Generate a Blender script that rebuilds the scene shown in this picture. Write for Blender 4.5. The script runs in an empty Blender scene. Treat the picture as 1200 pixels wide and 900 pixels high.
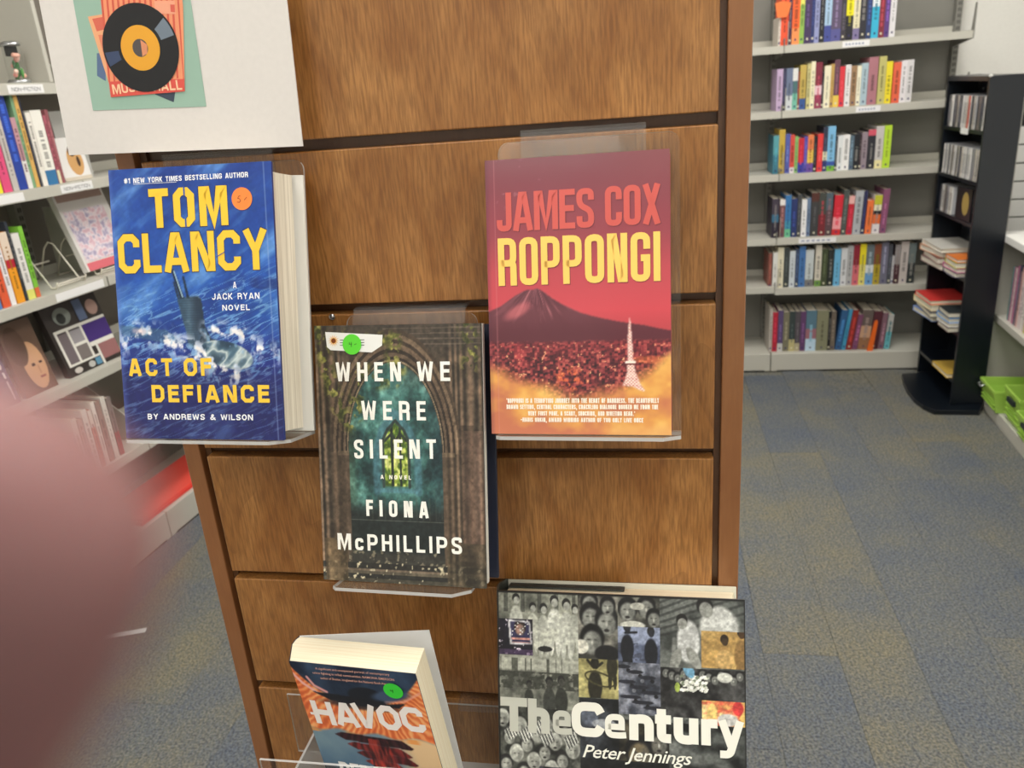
import bpy, bmesh, math, random
import numpy as np
from mathutils import Matrix, Vector
random.seed(7)
C = bpy.context.scene.collection
# ------------------------------------------------------------------ camera
F_PX, PITCH, ROLL, CAM_H = 946.28, 0.35115, -0.07768, 1.4
cp, sp, cr, sr = math.cos(PITCH), math.sin(PITCH), math.cos(ROLL), math.sin(ROLL)
_r, _u, _f = Vector((1, 0, 0)), Vector((0, sp, cp)), Vector((0, cp, -sp))
CR, CU, CF = cr*_r + sr*_u, -sr*_r + cr*_u, _f
CAMP = Vector((0, 0, CAM_H))
cam = bpy.data.objects.new('camera', bpy.data.cameras.new('camera')); C.objects.link(cam)
cam.matrix_world = Matrix(((CR.x, CU.x, -CF.x, 0), (CR.y, CU.y, -CF.y, 0), (CR.z, CU.z, -CF.z, CAM_H), (0, 0, 0, 1)))
cam.data.sensor_width = 36; cam.data.lens = F_PX/1200*36; cam.data.clip_start = .002; cam.data.clip_end = 50
cam.data.dof.use_dof = True; cam.data.dof.focus_distance = .78; cam.data.dof.aperture_fstop = 10.5
bpy.context.scene.camera = cam
# ------------------------------------------------------------------ world, exposure, large lights
S = bpy.context.scene
S.view_settings.view_transform = 'Standard'; S.view_settings.look = 'None'
S.view_settings.gamma = 1; S.view_settings.use_curve_mapping = False
S.view_settings.exposure = 0.0
w = bpy.data.worlds.new('world'); S.world = w; w.use_nodes = True
w.node_tree.nodes['Background'].inputs[0].default_value = (.9, .95, 1, 1)
w.node_tree.nodes['Background'].inputs[1].default_value = .35
LIGHT_W = 14.0
LIGHTS = [(-.9, -1.2), (.55, -1.2), (-.9, .75), (.35, .55), (-.35, 2.55), (1.15, 2.45)]
LIGHT_Z = 2.70
for lx, ly in LIGHTS:
    ld = bpy.data.lights.new('troffer_lamp', 'AREA'); ld.shape = 'RECTANGLE'; ld.size = .56; ld.size_y = 1.16
    ld.energy = LIGHT_W*(1.7 if ly > 2 and lx > 1 else 1.); ld.color = (1.0, .965, .90)
    lo = bpy.data.objects.new('troffer_lamp', ld); C.objects.link(lo); lo.location = (lx, ly, LIGHT_Z-.035)
    lo.rotation_euler = (0, 0, math.radians(-10))

# ------------------------------------------------------------------ helpers
def lin(c):
    c = np.asarray(c, float)/255.
    return np.where(c <= .04045, c/12.92, ((c+.055)/1.055)**2.4)
def L4(c): return tuple(float(x) for x in lin(c)) + (1.,)
def ray(x, y): return CR*((x-600)/F_PX) + CU*(-(y-450)/F_PX) + CF
def floor_at(x, y, z=0.):
    d = ray(x, y); return CAMP + d*((z-CAM_H)/d.z)
class Frame:
    """a vertical working plane: x along it, y behind it, z up"""
    def __init__(s, P, deg):
        s.P = Vector((P[0], P[1], 0)); a = math.radians(deg)
        s.X = Vector((math.cos(a), math.sin(a), 0)); s.Y = Vector((-math.sin(a), math.cos(a), 0)); s.deg = deg
    def M(s): return Matrix(((s.X.x, s.Y.x, 0, s.P.x), (s.X.y, s.Y.y, 0, s.P.y), (0, 0, 1, 0), (0, 0, 0, 1)))
    def at(s, x, y, dep=0.):
        d = ray(x, y); t = (s.Y.dot(s.P - CAMP)+dep)/s.Y.dot(d); p = CAMP + d*t
        return (p-s.P).dot(s.X), p.z
    def w(s, x, y, z): return s.P + s.X*x + s.Y*y + Vector((0, 0, z))
def tag(o, label=None, cat=None, group=None, kind=None):
    if label: o['label'] = label
    if cat: o['category'] = cat
    if group: o['group'] = group
    if kind: o['kind'] = kind
    return o
def link(name, me, mat=None, parent=None, M=None):
    o = bpy.data.objects.new(name, me); C.objects.link(o)
    if mat is not None and me is not None:
        for m in (mat if isinstance(mat, (list, tuple)) else [mat]): me.materials.append(m)
    if parent is not None: o.parent = parent
    if M is not None: o.matrix_local = M
    return o
def empty(name, M, label, cat, group=None):
    o = link(name, None, M=M); o.empty_display_size = .05
    return tag(o, label, cat, group)
class MB:
    def __init__(s): s.v = []; s.f = []; s.c = []; s.m = []
    def add(s, vs, fs, col=(200, 200, 200), mi=0):
        n = len(s.v); s.v += [tuple(v) for v in vs]
        for i, f in enumerate(fs):
            s.f.append([k+n for k in f]); s.c.append(col[i] if isinstance(col, list) else col); s.m.append(mi)
        return s
    def box(s, a, b, col=(200, 200, 200), mi=0):
        x0, y0, z0 = a; x1, y1, z1 = b
        return s.add([(x0,y0,z0),(x1,y0,z0),(x1,y1,z0),(x0,y1,z0),(x0,y0,z1),(x1,y0,z1),(x1,y1,z1),(x0,y1,z1)],
                     [(0,3,2,1),(4,5,6,7),(0,1,5,4),(1,2,6,5),(2,3,7,6),(3,0,4,7)], col, mi)
    def prism(s, poly, z0, z1, ax=2, col=(200, 200, 200), mi=0):
        def P(p, z): return {2: (p[0], p[1], z), 1: (p[0], z, p[1]), 0: (z, p[0], p[1])}[ax]
        n = len(poly); vs = [P(p, z0) for p in poly] + [P(p, z1) for p in poly]
        fs = [tuple(reversed(range(n))), tuple(range(n, 2*n))] + [(i, (i+1) % n, (i+1) % n+n, i+n) for i in range(n)]
        if ax == 1: fs = [tuple(reversed(f)) for f in fs]
        return s.add(vs, fs, col, mi)
    def tube(s, pts, r, n=8, col=(200, 200, 200), mi=0, caps=True):
        pts = [Vector(p) for p in pts]; rings = []
        rr = r if isinstance(r, (list, tuple)) else [r]*len(pts)
        up = None
        for i, p in enumerate(pts):
            d = (pts[min(i+1, len(pts)-1)] - pts[max(i-1, 0)]).normalized()
            if up is None:
                up = d.orthogonal().normalized()
            up = (up - d*up.dot(d)).normalized(); q = d.cross(up)
            rings.append([p + (up*math.cos(2*math.pi*k/n) + q*math.sin(2*math.pi*k/n))*rr[i] for k in range(n)])
        vs = [v for r_ in rings for v in r_]; fs = []
        for i in range(len(pts)-1):
            for k in range(n): fs.append((i*n+k, i*n+(k+1) % n, (i+1)*n+(k+1) % n, (i+1)*n+k))
        if caps: fs += [tuple(reversed(range(n))), tuple(range((len(pts)-1)*n, len(pts)*n))]
        return s.add(vs, fs, col, mi)
    def lathe(s, prof, n=20, cx=0, cy=0, col=(200, 200, 200), mi=0):
        vs = [(cx+r*math.cos(2*math.pi*k/n), cy+r*math.sin(2*math.pi*k/n), z) for r, z in prof for k in range(n)]
        fs = [(i*n+k, i*n+(k+1) % n, (i+1)*n+(k+1) % n, (i+1)*n+k) for i in range(len(prof)-1) for k in range(n)]
        return s.add(vs, fs, col, mi)
    def ball(s, c, r, col=(200, 200, 200), n=8, sq=(1, 1, 1)):
        prof = [(r*math.sin(math.pi*i/6), -r*math.cos(math.pi*i/6)) for i in range(7)]
        vs = [(c[0]+a*math.cos(2*math.pi*k/n)*sq[0], c[1]+a*math.sin(2*math.pi*k/n)*sq[1], c[2]+z*sq[2]) for a, z in prof for k in range(n)]
        fs = [(i*n+k, i*n+(k+1) % n, (i+1)*n+(k+1) % n, (i+1)*n+k) for i in range(6) for k in range(n)]
        return s.add(vs, fs, col)
    def mesh(s, name, smooth=False, bevel=0, seg=2):
        me = bpy.data.meshes.new(name); me.from_pydata(s.v, [], s.f)
        me.polygons.foreach_set('material_index', s.m)
        if s.c:
            at = me.color_attributes.new('Col', 'FLOAT_COLOR', 'CORNER')
            arr = np.empty((len(me.loops), 4)); arr[:, 3] = 1
            cols = lin(np.array(s.c)); k = 0
            for i, f in enumerate(s.f): arr[k:k+len(f), :3] = cols[i]; k += len(f)
            at.data.foreach_set('color', arr.ravel().astype(np.float32))
        if bevel:
            bm = bmesh.new(); bm.from_mesh(me); bmesh.ops.remove_doubles(bm, verts=bm.verts, dist=1e-6)
            ed = [e for e in bm.edges if len(e.link_faces) == 2 and e.calc_face_angle(0) > .6]
            bmesh.ops.bevel(bm, geom=ed, offset=bevel, segments=seg, affect='EDGES', profile=.5, clamp_overlap=True)
            bm.to_mesh(me); bm.free()
        if smooth: me.polygons.foreach_set('use_smooth', [True]*len(me.polygons))
        me.update(); return me
    def build(s, name, mat, parent=None, M=None, smooth=False, bevel=0, seg=2):
        return link(name, s.mesh(name, smooth, bevel, seg), mat, parent, M)

# ------------------------------------------------------------------ materials
def newmat(name):
    m = bpy.data.materials.new(name); m.use_nodes = True; nt = m.node_tree
    return m, nt, nt.nodes['Principled BSDF']
def N(nt, t, **kw):
    n = nt.nodes.new(t)
    for k, v in kw.items():
        if k.startswith('i_'): n.inputs[k[2:].replace('_', ' ')].default_value = v
        else: setattr(n, k, v)
    return n
def plain(name, rgb, rough=.5, metal=0, coat=0, spec=.5, bump=0, bscale=200, var=0):
    m, nt, b = newmat(name); b.inputs['Roughness'].default_value = rough; b.inputs['Metallic'].default_value = metal
    b.inputs['Coat Weight'].default_value = coat; b.inputs['Specular IOR Level'].default_value = spec
    tc = N(nt, 'ShaderNodeTexCoord'); no = N(nt, 'ShaderNodeTexNoise', i_Scale=bscale, i_Detail=4.)
    nt.links.new(tc.outputs['Object'], no.inputs['Vector'])
    mx = N(nt, 'ShaderNodeMixRGB'); c = lin(rgb); v = var or .04
    mx.inputs[1].default_value = (*(c*(1-v)), 1); mx.inputs[2].default_value = (*np.minimum(c*(1+v), 1), 1)
    nt.links.new(no.outputs['Fac'], mx.inputs[0]); nt.links.new(mx.outputs[0], b.inputs['Base Color'])
    if bump:
        bp = N(nt, 'ShaderNodeBump', i_Strength=bump, i_Distance=.001); nt.links.new(no.outputs['Fac'], bp.inputs['Height'])
        nt.links.new(bp.outputs[0], b.inputs['Normal'])
    return m
def printed(name, rough, coat=0, spec=.5, bump=0):
    m, nt, b = newmat(name); a = N(nt, 'ShaderNodeAttribute', attribute_name='Col')
    nt.links.new(a.outputs['Color'], b.inputs['Base Color']); b.inputs['Roughness'].default_value = rough
    b.inputs['Coat Weight'].default_value = coat; b.inputs['Coat Roughness'].default_value = .12; b.inputs['Specular IOR Level'].default_value = spec
    if bump:
        tc = N(nt, 'ShaderNodeTexCoord'); no = N(nt, 'ShaderNodeTexNoise', i_Scale=18., i_Detail=2.)
        nt.links.new(tc.outputs['Object'], no.inputs['Vector']); bp = N(nt, 'ShaderNodeBump', i_Strength=bump, i_Distance=.004)
        nt.links.new(no.outputs['Fac'], bp.inputs['Height']); nt.links.new(bp.outputs[0], b.inputs['Normal']); nt.links.new(bp.outputs[0], b.inputs['Coat Normal'])
    return m
def wood(name, ca, cb, cc, grain=1.):
    m, nt, b = newmat(name); tc = N(nt, 'ShaderNodeTexCoord'); oi = N(nt, 'ShaderNodeObjectInfo')
    add = N(nt, 'ShaderNodeVectorMath', operation='ADD'); mul = N(nt, 'ShaderNodeVectorMath', operation='SCALE'); mul.inputs[3].default_value = 7.3
    cmb = N(nt, 'ShaderNodeCombineXYZ'); nt.links.new(oi.outputs['Random'], cmb.inputs[0]); nt.links.new(oi.outputs['Random'], cmb.inputs[2])
    nt.links.new(cmb.outputs[0], mul.inputs[0]); nt.links.new(tc.outputs['Object'], add.inputs[0]); nt.links.new(mul.outputs[0], add.inputs[1])
    def noise(sc, scale, det, dist=0.):
        mp = N(nt, 'ShaderNodeMapping'); mp.inputs['Scale'].default_value = sc; nt.links.new(add.outputs[0], mp.inputs[0])
        n = N(nt, 'ShaderNodeTexNoise', i_Scale=scale, i_Detail=det, i_Distortion=dist); nt.links.new(mp.outputs[0], n.inputs['Vector']); return n
    fine = noise((420, 420, 34), 1.2, 4.); med = noise((24, 24, 9), 1., 5., 1.); big = noise((6.5, 6.5, 2.4), 1., 2., .7)
    # cathedral figure: contour lines of a smooth field
    wv = N(nt, 'ShaderNodeMath', operation='MULTIPLY'); wv.inputs[1].default_value = 7.; nt.links.new(big.outputs['Fac'], wv.inputs[0])
    fr = N(nt, 'ShaderNodeMath', operation='FRACT'); nt.links.new(wv.outputs[0], fr.inputs[0])
    rl = N(nt, 'ShaderNodeValToRGB'); e = rl.color_ramp.elements; e[0].position = 0; e[0].color = (1, 1, 1, 1); e[1].position = .38; e[1].color = (0, 0, 0, 1)
    x_ = e.new(.05); x_.color = (.55, .55, .55, 1)
    nt.links.new(fr.outputs[0], rl.inputs[0])
    r1 = N(nt, 'ShaderNodeValToRGB'); e = r1.color_ramp.elements; e[0].position = .32; e[0].color = L4(ca); e[1].position = .68; e[1].color = L4(cb)
    nt.links.new(med.outputs['Fac'], r1.inputs[0])
    fm = N(nt, 'ShaderNodeValToRGB'); e = fm.color_ramp.elements; e[0].position = .38; e[0].color = (.55*grain, )*3+(1,); e[1].position = .60; e[1].color = (0, 0, 0, 1)
    nt.links.new(fine.outputs['Fac'], fm.inputs[0])
    m1 = N(nt, 'ShaderNodeMixRGB'); m1.inputs[2].default_value = L4(cc); nt.links.new(fm.outputs[0], m1.inputs[0]); nt.links.new(r1.outputs[0], m1.inputs[1])
    ml = N(nt, 'ShaderNodeMath', operation='MULTIPLY'); ml.inputs[1].default_value = .26*grain; nt.links.new(rl.outputs[0], ml.inputs[0])
    m2 = N(nt, 'ShaderNodeMixRGB'); m2.inputs[2].default_value = L4(cc); nt.links.new(ml.outputs[0], m2.inputs[0]); nt.links.new(m1.outputs[0], m2.inputs[1])
    nt.links.new(m2.outputs[0], b.inputs['Base Color']); b.inputs['Roughness'].default_value = .38
    b.inputs['Coat Weight'].default_value = .25; b.inputs['Coat Roughness'].default_value = .3
    bp = N(nt, 'ShaderNodeBump', i_Strength=.12, i_Distance=.0006); nt.links.new(fine.outputs['Fac'], bp.inputs['Height']); nt.links.new(bp.outputs[0], b.inputs['Normal'])
    return m
def acrylic(name, tint, white, gl):
    m, nt, b = newmat(name); nt.nodes.remove(b); out = nt.nodes['Material Output']
    tr = N(nt, 'ShaderNodeBsdfTransparent'); tr.inputs[0].default_value = (*tint, 1)
    df = N(nt, 'ShaderNodeBsdfDiffuse'); df.inputs[0].default_value = (.9, .92, .92, 1)
    g = N(nt, 'ShaderNodeBsdfGlossy'); g.inputs['Roughness'].default_value = .04
    a = N(nt, 'ShaderNodeMixShader'); a.inputs[0].default_value = white; nt.links.new(tr.outputs[0], a.inputs[1]); nt.links.new(df.outputs[0], a.inputs[2])
    lw = N(nt, 'ShaderNodeLayerWeight'); pw = N(nt, 'ShaderNodeMath', operation='POWER'); pw.inputs[1].default_value = 4.5; nt.links.new(lw.outputs['Facing'], pw.inputs[0])
    ad = N(nt, 'ShaderNodeMath', operation='MULTIPLY_ADD', use_clamp=True); ad.inputs[1].default_value = .8; ad.inputs[2].default_value = gl; nt.links.new(pw.outputs[0], ad.inputs[0])
    c = N(nt, 'ShaderNodeMixShader'); nt.links.new(ad.outputs[0], c.inputs[0]); nt.links.new(a.outputs[0], c.inputs[1]); nt.links.new(g.outputs[0], c.inputs[2])
    nt.links.new(c.outputs[0], out.inputs[0]); return m
def carpet(name):
    m, nt, b = newmat(name); tc = N(nt, 'ShaderNodeTexCoord'); geo = N(nt, 'ShaderNodeNewGeometry'); oi = N(nt, 'ShaderNodeObjectInfo')
    n1 = N(nt, 'ShaderNodeTexNoise', i_Scale=170., i_Detail=4.); n2 = N(nt, 'ShaderNodeTexNoise', i_Scale=70., i_Detail=4., i_Distortion=1.)
    n3 = N(nt, 'ShaderNodeTexNoise', i_Scale=4.5, i_Detail=3.); mp = N(nt, 'ShaderNodeMapping'); mp.inputs['Rotation'].default_value = (0, 0, math.radians(10)); mp.inputs['Scale'].default_value = (2.2, .7, 1)
    for n in (n1, n3): nt.links.new(geo.outputs['Position'], n.inputs['Vector'])
    nt.links.new(geo.outputs['Position'], mp.inputs[0]); nt.links.new(mp.outputs[0], n2.inputs['Vector'])
    ad = N(nt, 'ShaderNodeMath', operation='MULTIPLY_ADD'); ad.inputs[1].default_value = .36; nt.links.new(oi.outputs['Random'], ad.inputs[0]); nt.links.new(n3.outputs['Fac'], ad.inputs[2])
    base = N(nt, 'ShaderNodeValToRGB'); e = base.color_ramp.elements
    e[0].position = .35; e[0].color = L4((99, 106, 118)); e[1].position = 1.; e[1].color = L4((124, 121, 108))
    x = e.new(.68); x.color = L4((110, 113, 115)); nt.links.new(ad.outputs[0], base.inputs[0])
    sp_ = N(nt, 'ShaderNodeValToRGB'); e = sp_.color_ramp.elements; e[0].position = .36; e[0].color = (.42, .44, .48, 1); e[1].position = .64; e[1].color = (1.5, 1.45, 1.35, 1)
    nt.links.new(n1.outputs['Fac'], sp_.inputs[0])
    s2 = N(nt, 'ShaderNodeValToRGB'); e = s2.color_ramp.elements; e[0].position = .38; e[0].color = (.78, .83, .93, 1); e[1].position = .62; e[1].color = (1.1, 1.06, .95, 1)
    nt.links.new(n2.outputs['Fac'], s2.inputs[0])
    a = N(nt, 'ShaderNodeMixRGB', blend_type='MULTIPLY'); a.inputs[0].default_value = .75; nt.links.new(base.outputs[0], a.inputs[1]); nt.links.new(sp_.outputs[0], a.inputs[2])
    c = N(nt, 'ShaderNodeMixRGB', blend_type='MULTIPLY'); c.inputs[0].default_value = .8; nt.links.new(a.outputs[0], c.inputs[1]); nt.links.new(s2.outputs[0], c.inputs[2])
    nt.links.new(c.outputs[0], b.inputs['Base Color']); b.inputs['Roughness'].default_value = .95; b.inputs['Specular IOR Level'].default_value = .15
    bp = N(nt, 'ShaderNodeBump', i_Strength=.5, i_Distance=.003); nt.links.new(n1.outputs['Fac'], bp.inputs['Height']); nt.links.new(bp.outputs[0], b.inputs['Normal'])
    return m
def page_mat(name, ca, cb):
    m, nt, b = newmat(name); tc = N(nt, 'ShaderNodeTexCoord'); mp = N(nt, 'ShaderNodeMapping'); mp.inputs['Scale'].default_value = (6, 6, 900)
    nt.links.new(tc.outputs['Object'], mp.inputs[0]); n = N(nt, 'ShaderNodeTexNoise', i_Scale=1., i_Detail=3.); nt.links.new(mp.outputs[0], n.inputs['Vector'])
    r = N(nt, 'ShaderNodeValToRGB'); e = r.color_ramp.elements; e[0].position = .35; e[0].color = L4(ca); e[1].position = .62; e[1].color = L4(cb)
    nt.links.new(n.outputs['Fac'], r.inputs[0]); nt.links.new(r.outputs[0], b.inputs['Base Color']); b.inputs['Roughness'].default_value = .8
    return m
def skin_mat():
    m, nt, b = newmat('skin'); tc = N(nt, 'ShaderNodeTexCoord'); n = N(nt, 'ShaderNodeTexNoise', i_Scale=60., i_Detail=3.); nt.links.new(tc.outputs['Object'], n.inputs['Vector'])
    r = N(nt, 'ShaderNodeValToRGB'); e = r.color_ramp.elements; e[0].color = L4((134, 92, 94)); e[1].color = L4((152, 110, 108)); nt.links.new(n.outputs['Fac'], r.inputs[0])
    nt.links.new(r.outputs[0], b.inputs['Base Color']); b.inputs['Roughness'].default_value = .5
    b.inputs['Subsurface Weight'].default_value = .3; b.inputs['Subsurface Radius'].default_value = (.008, .003, .002); b.inputs['Subsurface Scale'].default_value = .6
    return m
M_WOOD = wood('maple_board', (150, 97, 45), (184, 130, 72), (104, 64, 28))
M_RAIL = wood('stained_rail', (140, 90, 52), (150, 100, 60), (118, 74, 42), .3)
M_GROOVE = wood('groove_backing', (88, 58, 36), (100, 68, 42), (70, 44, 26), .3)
M_GLOSS = printed('printed_gloss', .38, .22, .4, .04)
M_MATTE = printed('printed_matte', .55, 0, .3)
M_SPINE = printed('book_cloth', .5, .1, .35)
M_PAINT = printed('enamel', .45, .1, .4)
M_PAPER = plain('paper', (224, 219, 215), .7, bump=.05)
M_PAGES = page_mat('page_block', (214, 204, 184), (246, 238, 220))
M_PAGEW = page_mat('page_block_cream', (246, 232, 200), (255, 246, 220))
M_ACR = acrylic('clear_acrylic', (.965, .97, .965), .018, .008)
M_ACRE = acrylic('acrylic_edge', (.86, .88, .88), .45, .06)  # extra white paints the bright highlight along the plate edges
M_ACRS = acrylic('scuffed_acrylic', (.95, .945, .94), .05, .012)
M_METAL = plain('cream_grey_enamel', (196, 194, 184), .42, spec=.4, var=.02)
M_PANEL = plain('grey_enamel_panel', (136, 135, 129), .5, spec=.3, var=.03)
M_PANELB = plain('beige_back_panel', (120, 114, 106), .5, spec=.3, var=.03)
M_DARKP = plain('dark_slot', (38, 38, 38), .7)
M_BLACK = plain('black_laminate', (16, 22, 30), .32, spec=.5, var=.15)
M_WALL = plain('white_wall_paint', (240, 239, 234), .8, bump=.1, bscale=90)
M_WHITE = plain('white_melamine', (236, 236, 232), .5)
M_GREEN = plain('green_plastic', (172, 214, 92), .4, spec=.5, var=.03)
M_STEEL = plain('brushed_steel', (190, 192, 195), .3, metal=1)
M_WIRE = plain('white_coated_wire', (216, 210, 196), .35)
M_CARPET = carpet('carpet_pile')
M_SKIN = skin_mat()
M_CEIL = plain('ceiling_tile_face', (232, 231, 226), .9, bump=.2, bscale=120)
m_, nt_, b_ = newmat('lit_diffuser'); b_.inputs['Base Color'].default_value = (.9, .9, .88, 1)
b_.inputs['Emission Color'].default_value = (1, .96, .9, 1); b_.inputs['Emission Strength'].default_value = 3.0; M_LIT = m_

# ------------------------------------------------------------------ frames of the room
FAR = Frame(floor_at(970, 434)[:2], -10)         # front plane of the far bookcase
LEFT = Frame((-1.2255, 2.580), 74)               # front plane of the left bookcase
_q = Vector((1.930, 3.045, 0)); RIGHT = Frame((_q + Vector((math.cos(math.radians(75.6)), math.sin(math.radians(75.6)), 0))*.113 + Vector((.9686, -.2487, 0))*.015)[:2], 255.6)
TOWER = Frame((1.823+.42*math.cos(math.radians(81)), 3.096+.42*math.sin(math.radians(81))), 261)
PSI = -0.18755; DISP = Frame((0, .72867), math.degrees(PSI))   # face of the display boards
def isect(F1, d1, F2, d2):
    a = F1.w(0, d1, 0); b = F2.w(0, d2, 0); A = np.array([[F1.X.x, -F2.X.x], [F1.X.y, -F2.X.y]]); s = np.linalg.solve(A, [b.x-a.x, b.y-a.y]); p = a+F1.X*s[0]; return (p.x, p.y)
BACKF = Frame((0, -2.6), -10)
FD, LD, RD = .335, .36, .42
cBL, cBR, cFR, cFL = isect(FAR, FD, LEFT, LD), isect(FAR, FD, RIGHT, RD), isect(BACKF, 0, RIGHT, RD), isect(BACKF, 0, LEFT, LD)
ROOM = [cFL, cFR, cBR, cBL]; CEIL = 2.75
fl = MB().prism(ROOM, -.12, -.004).build('floor', M_CARPET); tag(fl, kind='structure')
ce = MB().prism(ROOM, CEIL, CEIL+.1).build('ceiling', M_CEIL); tag(ce, kind='structure')
def wallseg(name, a, b, out):
    a, b = Vector((*a, 0)), Vector((*b, 0)); d = (b-a).normalized(); n = Vector((d.y, -d.x, 0))*out
    o = MB().prism([(a.x, a.y), (b.x, b.y), (b.x+n.x*.1, b.y+n.y*.1), (a.x+n.x*.1, a.y+n.y*.1)], -.1, CEIL+.1).build(name, M_WALL); tag(o, kind='structure')
wallseg('wall_back', cBL, cBR, -1); wallseg('wall_left', cFL, cBL, -1); wallseg('wall_right', cBR, cFR, -1); wallseg('wall_front', cFR, cFL, -1)
# carpet planks laid on the floor slab
def inside(p, poly, mg):
    for i in range(4):
        a = Vector((*poly[i], 0)); b = Vector((*poly[(i+1) % 4], 0)); d = (b-a).normalized()
        if d.cross(Vector((p[0], p[1], 0))-a).z < mg: return False
    return True
CA = math.radians(79.8); cd = Vector((math.cos(CA), math.sin(CA), 0)); cw = Vector((math.sin(CA), -math.cos(CA), 0))
PW, PL = .1835, .87; o0 = Vector((1.061, 2.253, 0)); pm = None
base_mesh = MB().box((.0003, .0003, -.004), (PW-.0003, PL-.0003, .0)).mesh('carpet_tile', bevel=.0005, seg=1); base_mesh.materials.append(M_CARPET)
for i in range(-22, 12):
    for j in range(-7, 4):
        off = (i*.37) % 1 * PL; o = o0 + cw*(i*PW) + cd*(j*PL - (PL-off if off else 0))
        pts = [o, o+cw*PW, o+cd*PL, o+cw*PW+cd*PL]
        if not all(inside(p, ROOM, .002) for p in pts): continue
        t = bpy.data.objects.new('carpet_tile', base_mesh); C.objects.link(t); t.parent = fl
        t.matrix_local = Matrix(((cw.x, cd.x, 0, o.x), (cw.y, cd.y, 0, o.y), (0, 0, 1, 0), (0, 0, 0, 1)))
for k, (lx, ly) in enumerate(LIGHTS):
    e = empty('ceiling_light', Matrix.Translation((lx, ly, CEIL)) @ Matrix.Rotation(math.radians(-10), 4, 'Z'),
              'recessed fluorescent ceiling panel, %s' % ['rear left', 'rear right', 'above the viewer on the left', 'above the wooden display', 'nearest the left bookcase', 'nearest the far bookcase'][k], 'ceiling light', 'ceiling light panels')
    fr = MB(); a, b = .30, .60
    for q in ((-a, -b, a, -b+.02), (-a, b-.02, a, b), (-a, -b+.02, -a+.02, b-.02), (a-.02, -b+.02, a, b-.02)): fr.box((q[0], q[1], -.03), (q[2], q[3], 0))
    fr.build('frame', M_WHITE, e); MB().box((-a+.02, -b+.02, -.012), (a-.02, b-.02, -.002)).build('diffuser', M_LIT, e)

# ------------------------------------------------------------------ lettering: condensed capitals drawn as mitred strokes
def rpath(pts, rad, seg, closed):
    out = []; n = len(pts)
    for i, p in enumerate(pts):
        r = rad[i] if isinstance(rad, (list, tuple)) else rad
        if r <= 0 or (not closed and i in (0, n-1)): out.append(p); continue
        p = Vector(p); a = Vector(pts[(i-1) % n]) - p; b = Vector(pts[(i+1) % n]) - p
        r = min(r, a.length*.46, b.length*.46); A = p + a.normalized()*r; B = p + b.normalized()*r
        for k in range(seg+1):
            t = k/seg; q = A*(1-t)**2 + p*2*t*(1-t) + B*t*t if seg > 1 else (A, B)[k]
            out.append((q.x, q.y))
    res = []
    for q in out:
        if not res or math.hypot(q[0]-res[-1][0], q[1]-res[-1][1]) > 1e-5: res.append(q)
    if closed and len(res) > 2 and math.hypot(res[0][0]-res[-1][0], res[0][1]-res[-1][1]) < 1e-5: res.pop()
    return res
def ribbon(pts, t, closed):
    P = [Vector(p) for p in pts]; n = len(P); Lf, Rt = [], []
    for i in range(n):
        d1 = (P[i]-P[i-1]).normalized() if (closed or i > 0) else (P[i+1]-P[i]).normalized()
        d2 = (P[(i+1) % n]-P[i]).normalized() if (closed or i < n-1) else d1
        n1 = Vector((-d1.y, d1.x)); n2 = Vector((-d2.y, d2.x)); m = (n1+n2)
        m = m.normalized() if m.length > 1e-6 else n1; k = min(1/max(m.dot(n1), .3), 2.2)
        Lf.append(P[i]+m*t/2*k); Rt.append(P[i]-m*t/2*k)
    vs = [(v.x, v.y) for v in Lf+Rt]; fs = []
    for i in range(n if closed else n-1): j = (i+1) % n; fs.append((i, i+n, j+n, j))
    return vs, fs
WID = dict(M=1.32, W=1.42, I=0, N=1.04, E=.86, F=.84, L=.82, J=.84, T=.94, S=.95, K=1.02, A=1.1, V=1.08, X=1.06, Y=1.04)
WID.update({' ': .62, '.': 0, '&': 1.1, '#': 1.15, '1': .62, "'": 0, ',': 0, '-': .7, '4': 1., '5': .95, 'c': .8})
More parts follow.
